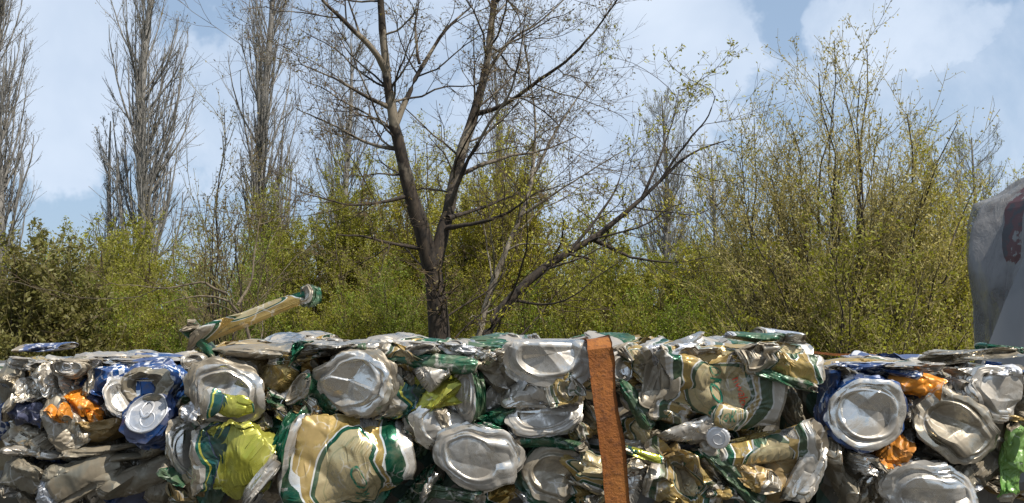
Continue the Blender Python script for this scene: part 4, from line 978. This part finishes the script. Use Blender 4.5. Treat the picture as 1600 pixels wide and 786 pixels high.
# ---- bushes: many upright stems, twigs and small leaves
def bush(name, label, u, Y, vtop, halfw, seed, leafm, bark=BARK_OLIVE, stems=26, lv=5, ls=(.03, .06), up=.05, kids=12, tw=6, spread=.8, group=None, bottle=0, r0=.012):
    rng = np.random.default_rng(seed)
    x = at(u, 500, Y)[0]; H = at(u, vtop, Y)[2]; base = np.array([x, Y, 0.0]); wd = halfw * Y / F
    an = rng.uniform(0, 2 * pi, stems); q = np.sqrt(rng.random(stems)); N = 10; s = np.linspace(0, 1, N)
    h = H * rng.uniform(.55, 1.0, stems) * (1.0 - .38 * q ** 2)
    foot = np.stack([np.cos(an) * q * wd * .35, np.sin(an) * q * wd * .35, 0 * an], -1)
    tip = np.stack([np.cos(an) * q * wd * spread, np.sin(an) * q * wd * spread, h], -1)
    P = base + foot[:, None] + (tip - foot)[:, None] * np.stack([s ** 1.4, s ** 1.4, s ** .9], -1)[None]
    P = P + np.cumsum(rng.normal(size=P.shape) * .012 * H, axis=1) * np.array([1, 1, .3])
    P[:, 0, 2] = 0
    r = r0 * np.linspace(1, .22, N)[None] * rng.uniform(.7, 1.5, (stems, 1))
    A = [tubes(P, r, 5)]
    C, rc = sprout(rng, P, r, kids, .22, 1.0, (18, 48), (.22, .5001), up, 7, .09, .5, .004, .4)
    A.append(tubes(C, rc, 3))
    D, rd = sprout(rng, C, rc, tw, .15, 1.0, (20, 55), (.25, .6001), up, 5, .10, .6, .0026, .5)
    A.append(tubes(D, rd, 3))
    root = empty(name, tuple(base))
    mesh_np('main_stems', *A[0], BARK_DARK if r0 < .017 else BARK_RED, root, None, True, base)
    V, Fc = merge(A[1:]); mesh_np('stems', V, Fc, bark, root, None, True, base)
    lf = [leaves(rng, D, lv, ls, .02), leaves(rng, C, lv * 2, ls, .02)]
    if bottle: lf += [leaves(rng, P, bottle, ls, .02, .45), leaves(rng, C, bottle // 4, ls, .014, .1)]
    V, Fc = merge(lf); mesh_np('foliage', V, Fc, leafm, root, None, False, base)
    tag(root, label, 'bush', group); return root
# front row, right: tall flowering bush
bush('flowering_bush', 'tall bush with yellow catkins along its shoots, right of centre', 1315, 9.0, 40, 180, 41, LEAF_C, BARK_TWIG, 44, 4, (.020, .042), .07, 12, 6, 1.0, bottle=70, r0=.016)
bush('flowering_bush', 'second yellow-flowered bush close left of the tall upright one', 1200, 10.0, 110, 110, 42, LEAF_C, BARK_TWIG, 26, 4, (.020, .042), .07, 12, 6, .95, bottle=50)
bush('flowering_bush', 'yellow-flowered bush reaching down beside the plastic wrapped bundle', 1462, 9.6, 215, 92, 43, LEAF_Y, BARK_TWIG, 30, 6, (.022, .045), .06, 12, 6, .9, bottle=40)
bush('willow_bush', 'broad greenish bush at the foot of the tall yellow-catkin bush', 1310, 8.2, 330, 230, 44, LEAF_O, BARK_TWIG, 44, 6, (.024, .048), .05, 12, 6, 1.0)
bush('budding_bush', 'brownish yellow bush filling in behind the tall yellow-catkin bush', 1390, 12.5, 175, 130, 57, LEAF_C, BARK_TWIG, 40, 5, (.022, .045), .06, 12, 6, 1.0)
bush('budding_bush', 'brownish yellow bush behind the second yellow-flowered bush', 1225, 12.8, 200, 100, 58, LEAF_Y, BARK_TWIG, 32, 5, (.022, .045), .06, 12, 6, 1.0)
bush('willow_bush', 'pale leafy bush behind the plastic wrapped bundle', 1560, 15.0, 235, 130, 45, LEAF_Y, BARK_OLIVE, 34, 5, (.03, .06), .05, 12, 6, .9)
# yellow-green young trees behind the big tree
bush('young_willow', 'yellow-green young willow right behind the fork of the big tree', 785, 18.0, 160, 112, 46, LEAF_Y, BARK_OLIVE, 42, 13, (.034, .064), .08, 14, 7, .8, r0=.03)
bush('young_willow', 'yellow-green young willow left of the big forked trunk', 545, 18.0, 255, 100, 47, LEAF_O, BARK_OLIVE, 38, 13, (.034, .064), .06, 14, 7, .9, r0=.03)
bush('young_willow', 'hazy yellow willow between fork and left limb of the big tree', 660, 20.0, 180, 115, 48, LEAF_Y, BARK_OLIVE, 40, 10, (.034, .064), .07, 12, 7, .8, r0=.03)
bush('young_willow', 'slender olive willow in front of the third poplar', 425, 20.0, 250, 62, 49, LEAF_O, BARK_OLIVE, 22, 10, (.034, .064), .07, 12, 6, .8, r0=.03)
bush('young_willow', 'small olive willow at the foot of the tallest poplar', 200, 22.0, 330, 70, 50, LEAF_O, BARK_OLIVE, 22, 6, (.05, .1), .06, 12, 6, .8, r0=.03)
bush('young_willow', 'olive willow below the greyish poplars', 1080, 18.0, 330, 100, 51, LEAF_O, BARK_OLIVE, 28, 10, (.034, .064), .06, 12, 6, .9, r0=.03)
bush('young_willow', 'yellowish willow under the long leaning branch', 940, 17.0, 330, 100, 52, LEAF_O, BARK_OLIVE, 30, 6, (.045, .08), .06, 12, 6, .9, r0=.025)
# tall thin shoots left of centre
bush('budding_bush', 'tall thin budding shoots left of the third poplar', 338, 10.0, 135, 62, 53, LEAF_B, BARK_TWIG, 12, 3, (.02, .04), .07, 9, 4, .9, bottle=34)
bush('dark_bush', 'dark bush with narrow leaves at the left picture edge', 40, 11.0, 300, 130, 54, LEAF_D, BARK_TWIG, 40, 6, (.04, .085), .06, 12, 6, .95, bottle=24, r0=.014)
bush('dark_bush', 'lower dark bush right of the one at the left picture edge', -90, 12.0, 330, 120, 55, LEAF_D, BARK_TWIG, 30, 6, (.04, .085), .06, 12, 6, .95)
# thicket: a hedge of bushes, two rows, each its own
rg = random.Random(7)
lab_col = {id(LEAF_G): 'fresh green', id(LEAF_O): 'olive', id(LEAF_Y): 'yellow-green', id(LEAF_D): 'dark green'}
places = ['at the far left', 'under the dark bush', 'left of the tallest poplar', 'below the tallest poplar', 'left of the sapling', 'behind the raised can', 'right of the raised can',
          'left of the big forked trunk', 'behind the big forked trunk', 'between forked tree and leaning tree', 'under the leaning branch', 'above the rusty strap', 'right of the rusty strap',
          'left of the yellow-flowered bushes', 'above the sunlit cream can', 'above the clean round can bottom', 'left of the wrapped bundle', 'behind the wrapped bundle', 'at the far right']
k = 0
for i, pl in enumerate(places):
    u = -60 + i * 96 + rg.uniform(-20, 20)
    lm = [LEAF_G, LEAF_O, LEAF_G, LEAF_O, LEAF_G, LEAF_G, LEAF_O][i % 7] if u < 1200 else LEAF_O
    if u < 60: lm = LEAF_D
    bush('thicket_bush', f'{lab_col[id(lm)]} bush in the nearer row of the thicket, {pl}', u, 12.5 + rg.uniform(-.8, .8), 408 + rg.uniform(-22, 28), 92, 200 + i, lm, BARK_OLIVE, 34, 7, (.022, .046), .04, 11, 6, 1.0, 'bushes of the near thicket row')
    lm = [LEAF_O, LEAF_G, LEAF_O][i % 3]
    bush('thicket_bush', f'{lab_col[id(lm)]} bush in the farther row of the thicket, {pl}', u + 45, 17.5 + rg.uniform(-1, 1), 380 + rg.uniform(-30, 25), 92, 300 + i, lm, BARK_TWIG, 30, 7, (.03, .058), .05, 11, 6, 1.0, 'bushes of the far thicket row', r0=.018)
# the wood closing the view far behind
def wood():
    rng = np.random.default_rng(77); A = []; Lf = []
    n = 520; x = rng.uniform(-60, 60, n); y = rng.uniform(30, 42, n); h = rng.uniform(3.0, 5.2, n)
    s = np.linspace(0, 1, 6); P = np.stack([x[:, None] + rng.normal(size=(n, 1)) * .8 * s, y[:, None] + 0 * s, h[:, None] * s], -1)
    r = .03 * np.linspace(1, .3, 6)[None] * np.ones((n, 1)); A.append(tubes(P, r, 4))
    C, rc = sprout(rng, P, r, 11, .1, 1, (15, 45), (.25, .5001), .05, 5, .1, .5, .012, .5); A.append(tubes(C, rc, 3))
    D, rd = sprout(rng, C, rc, 5, .2, 1, (20, 50), (.3, .7001), .05, 4, .1, .6, .009, .5); A.append(tubes(D, rd, 3))
    V, Fc = merge(A); st = mesh_np('far_wood', V, Fc, BARK_OLIVE, None, None, True)
    tag(st, kind='stuff')
    V, Fc = leaves(rng, D, 5, (.09, .17), .08); o = mesh_np('far_wood_foliage', V, Fc, LEAF_O, st, None, False); tag(o, kind='stuff')
wood()

# ------------------------------------------------------------------ plastic wrapped bundle behind the right bale
def bundle():
    Yb = 1.65; c = at(1716, 520, Yb); base = np.array([c[0], Yb, 0.0])
    root = empty('wrapped_bundle', tuple(base)); tag(root, 'tall bundle of scrap wrapped in grey clear plastic film at the right edge', 'bundle')
    # crumpled cargo: dark red and grey lumps
    m, t, b = mat_new('bundle_cargo'); g = t.node('ShaderNodeNewGeometry'); n = t.noise(g.outputs['Position'], 24.0, 5.0, 0.6)
    cc = t.mix(t.step(n, 0.42, 0.47), (0.03, 0.028, 0.03), (0.07, 0.022, 0.02)); cc = t.mix(t.step(n, 0.55, 0.58), cc, (0.16, 0.16, 0.155))
    t.put(b.inputs['Base Color'], cc); b.inputs['Roughness'].default_value = 0.5
    def shell(scale, seed, amp, n=90, m_=120, fold=0.0):
        th = np.linspace(-pi, pi, n); s = np.linspace(0, 1, m_)
        S_, TH = np.meshgrid(s, th, indexing='ij')
        H = 1.825
        prof = np.interp(S_, [0, .55, .86, .92, .955, .985, 1], [1.0, 1.0, .97, .95, .86, .55, 0.0])
        rx = .165 * scale * prof; ry = .15 * scale * prof
        e = .5
        X = np.sign(np.cos(TH)) * np.abs(np.cos(TH)) ** e * rx; Y = np.sign(np.sin(TH)) * np.abs(np.sin(TH)) ** e * ry
        Z = np.interp(S_, [0, .9, 1], [0.0, H * .93, H]) * (1 if scale >= 1 else .985)
        V = np.stack([X, Y, Z], -1)
        V = V + amp * creased(V.reshape(-1, 3) / np.array([.10, .10, .22]), seed).reshape(V.shape) * np.array([1, 1, .4])
        if fold:
            q = fold * np.sin(TH * 13 + 3 * np.sin(S_ * 5) + S_ * 4) * np.clip(S_ * 1.2, 0, 1)
            V = V + np.stack([np.cos(TH) * q, np.sin(TH) * q, 0 * q], -1)
        V[..., 2] = np.maximum(V[..., 2], 0.002)
        V[..., 2] += .06 * np.clip((V[..., 0] + .02) / .15, -0.6, 1.0) * (V[..., 2] / H) ** 4
        return V.reshape(-1, 3), grid_faces(m_, n)
    V, Fc = shell(.92, 61, .045); mesh_np('cargo', V, Fc, m, root, None, False)
    mp_, t, b = mat_new('plastic_film'); g = t.node('ShaderNodeNewGeometry')
    n = t.noise(g.outputs['Position'], 9.0, 4.0, 0.6)
    b.inputs['Base Color'].default_value = (0.19, 0.185, 0.18, 1); b.inputs['Roughness'].default_value = 0.22
    tr = t.node('ShaderNodeBsdfTransparent'); tr.inputs[0].default_value = (0.9, 0.92, 0.95, 1)
    mx = t.node('ShaderNodeMixShader'); t.put(mx.inputs[0], t.step(n, 0.38, 0.62, 0.38, 0.84))
    b.inputs['Roughness'].default_value = 0.28
    bp = t.node('ShaderNodeBump'); bp.inputs['Strength'].default_value = 0.9; bp.inputs['Distance'].default_value = 0.006
    t.put(bp.inputs['Height'], t.noise(t.vm('MULTIPLY', g.outputs['Position'], (1.0, 1.0, 0.22)), 34.0, 6.0, 0.65, 1.2)); t.put(b.inputs['Normal'], bp.outputs[0])
    t.put(mx.inputs[1], tr.outputs[0]); t.put(mx.inputs[2], b.outputs[0]); t.put(mp_.node_tree.nodes['Material Output'].inputs[0], mx.outputs[0])
    V, Fc = shell(1.0, 62, .034, 200, 180, .011); mesh_np('plastic_film', V, Fc, mp_, root, None, True)
    # loose flap of film folded across the front
    m2, t, b = mat_new('film_flap'); b.inputs['Base Color'].default_value = (0.13, 0.135, 0.14, 1); b.inputs['Roughness'].default_value = 0.3
    tr = t.node('ShaderNodeBsdfTransparent'); mx = t.node('ShaderNodeMixShader'); mx.inputs[0].default_value = 0.80
    t.put(mx.inputs[1], tr.outputs[0]); t.put(mx.inputs[2], b.outputs[0]); t.put(m2.node_tree.nodes['Material Output'].inputs[0], mx.outputs[0])
    yq = Yb - .20; c0, c1, c2, c3 = [at(*q, yq) for q in ((1538, 590), (1604, 398), (1800, 380), (1800, 590))]
    S_, T_ = np.meshgrid(np.linspace(0, 1, 60), np.linspace(0, 1, 60), indexing='ij'); a_, b_ = S_[..., None], T_[..., None]
    W = (c0 * (1 - a_) + c1 * a_) * (1 - b_) + (c3 * (1 - a_) + c2 * a_) * b_
    W[..., 1] += -.02 * np.sin(pi * np.clip(T_ * 1.4, 0, 1)) + .05 * T_ ** 2 + .02 * (1 - T_) ** 6 + .004 * np.sin(T_ * 22 + 3 * S_) * (1 - T_)
    W = W + .012 * creased(W.reshape(-1, 3) / .16, 71).reshape(W.shape)
    mesh_np('film_flap', W.reshape(-1, 3), grid_faces(60, 60), m2, root, None, True, base)
bundle()
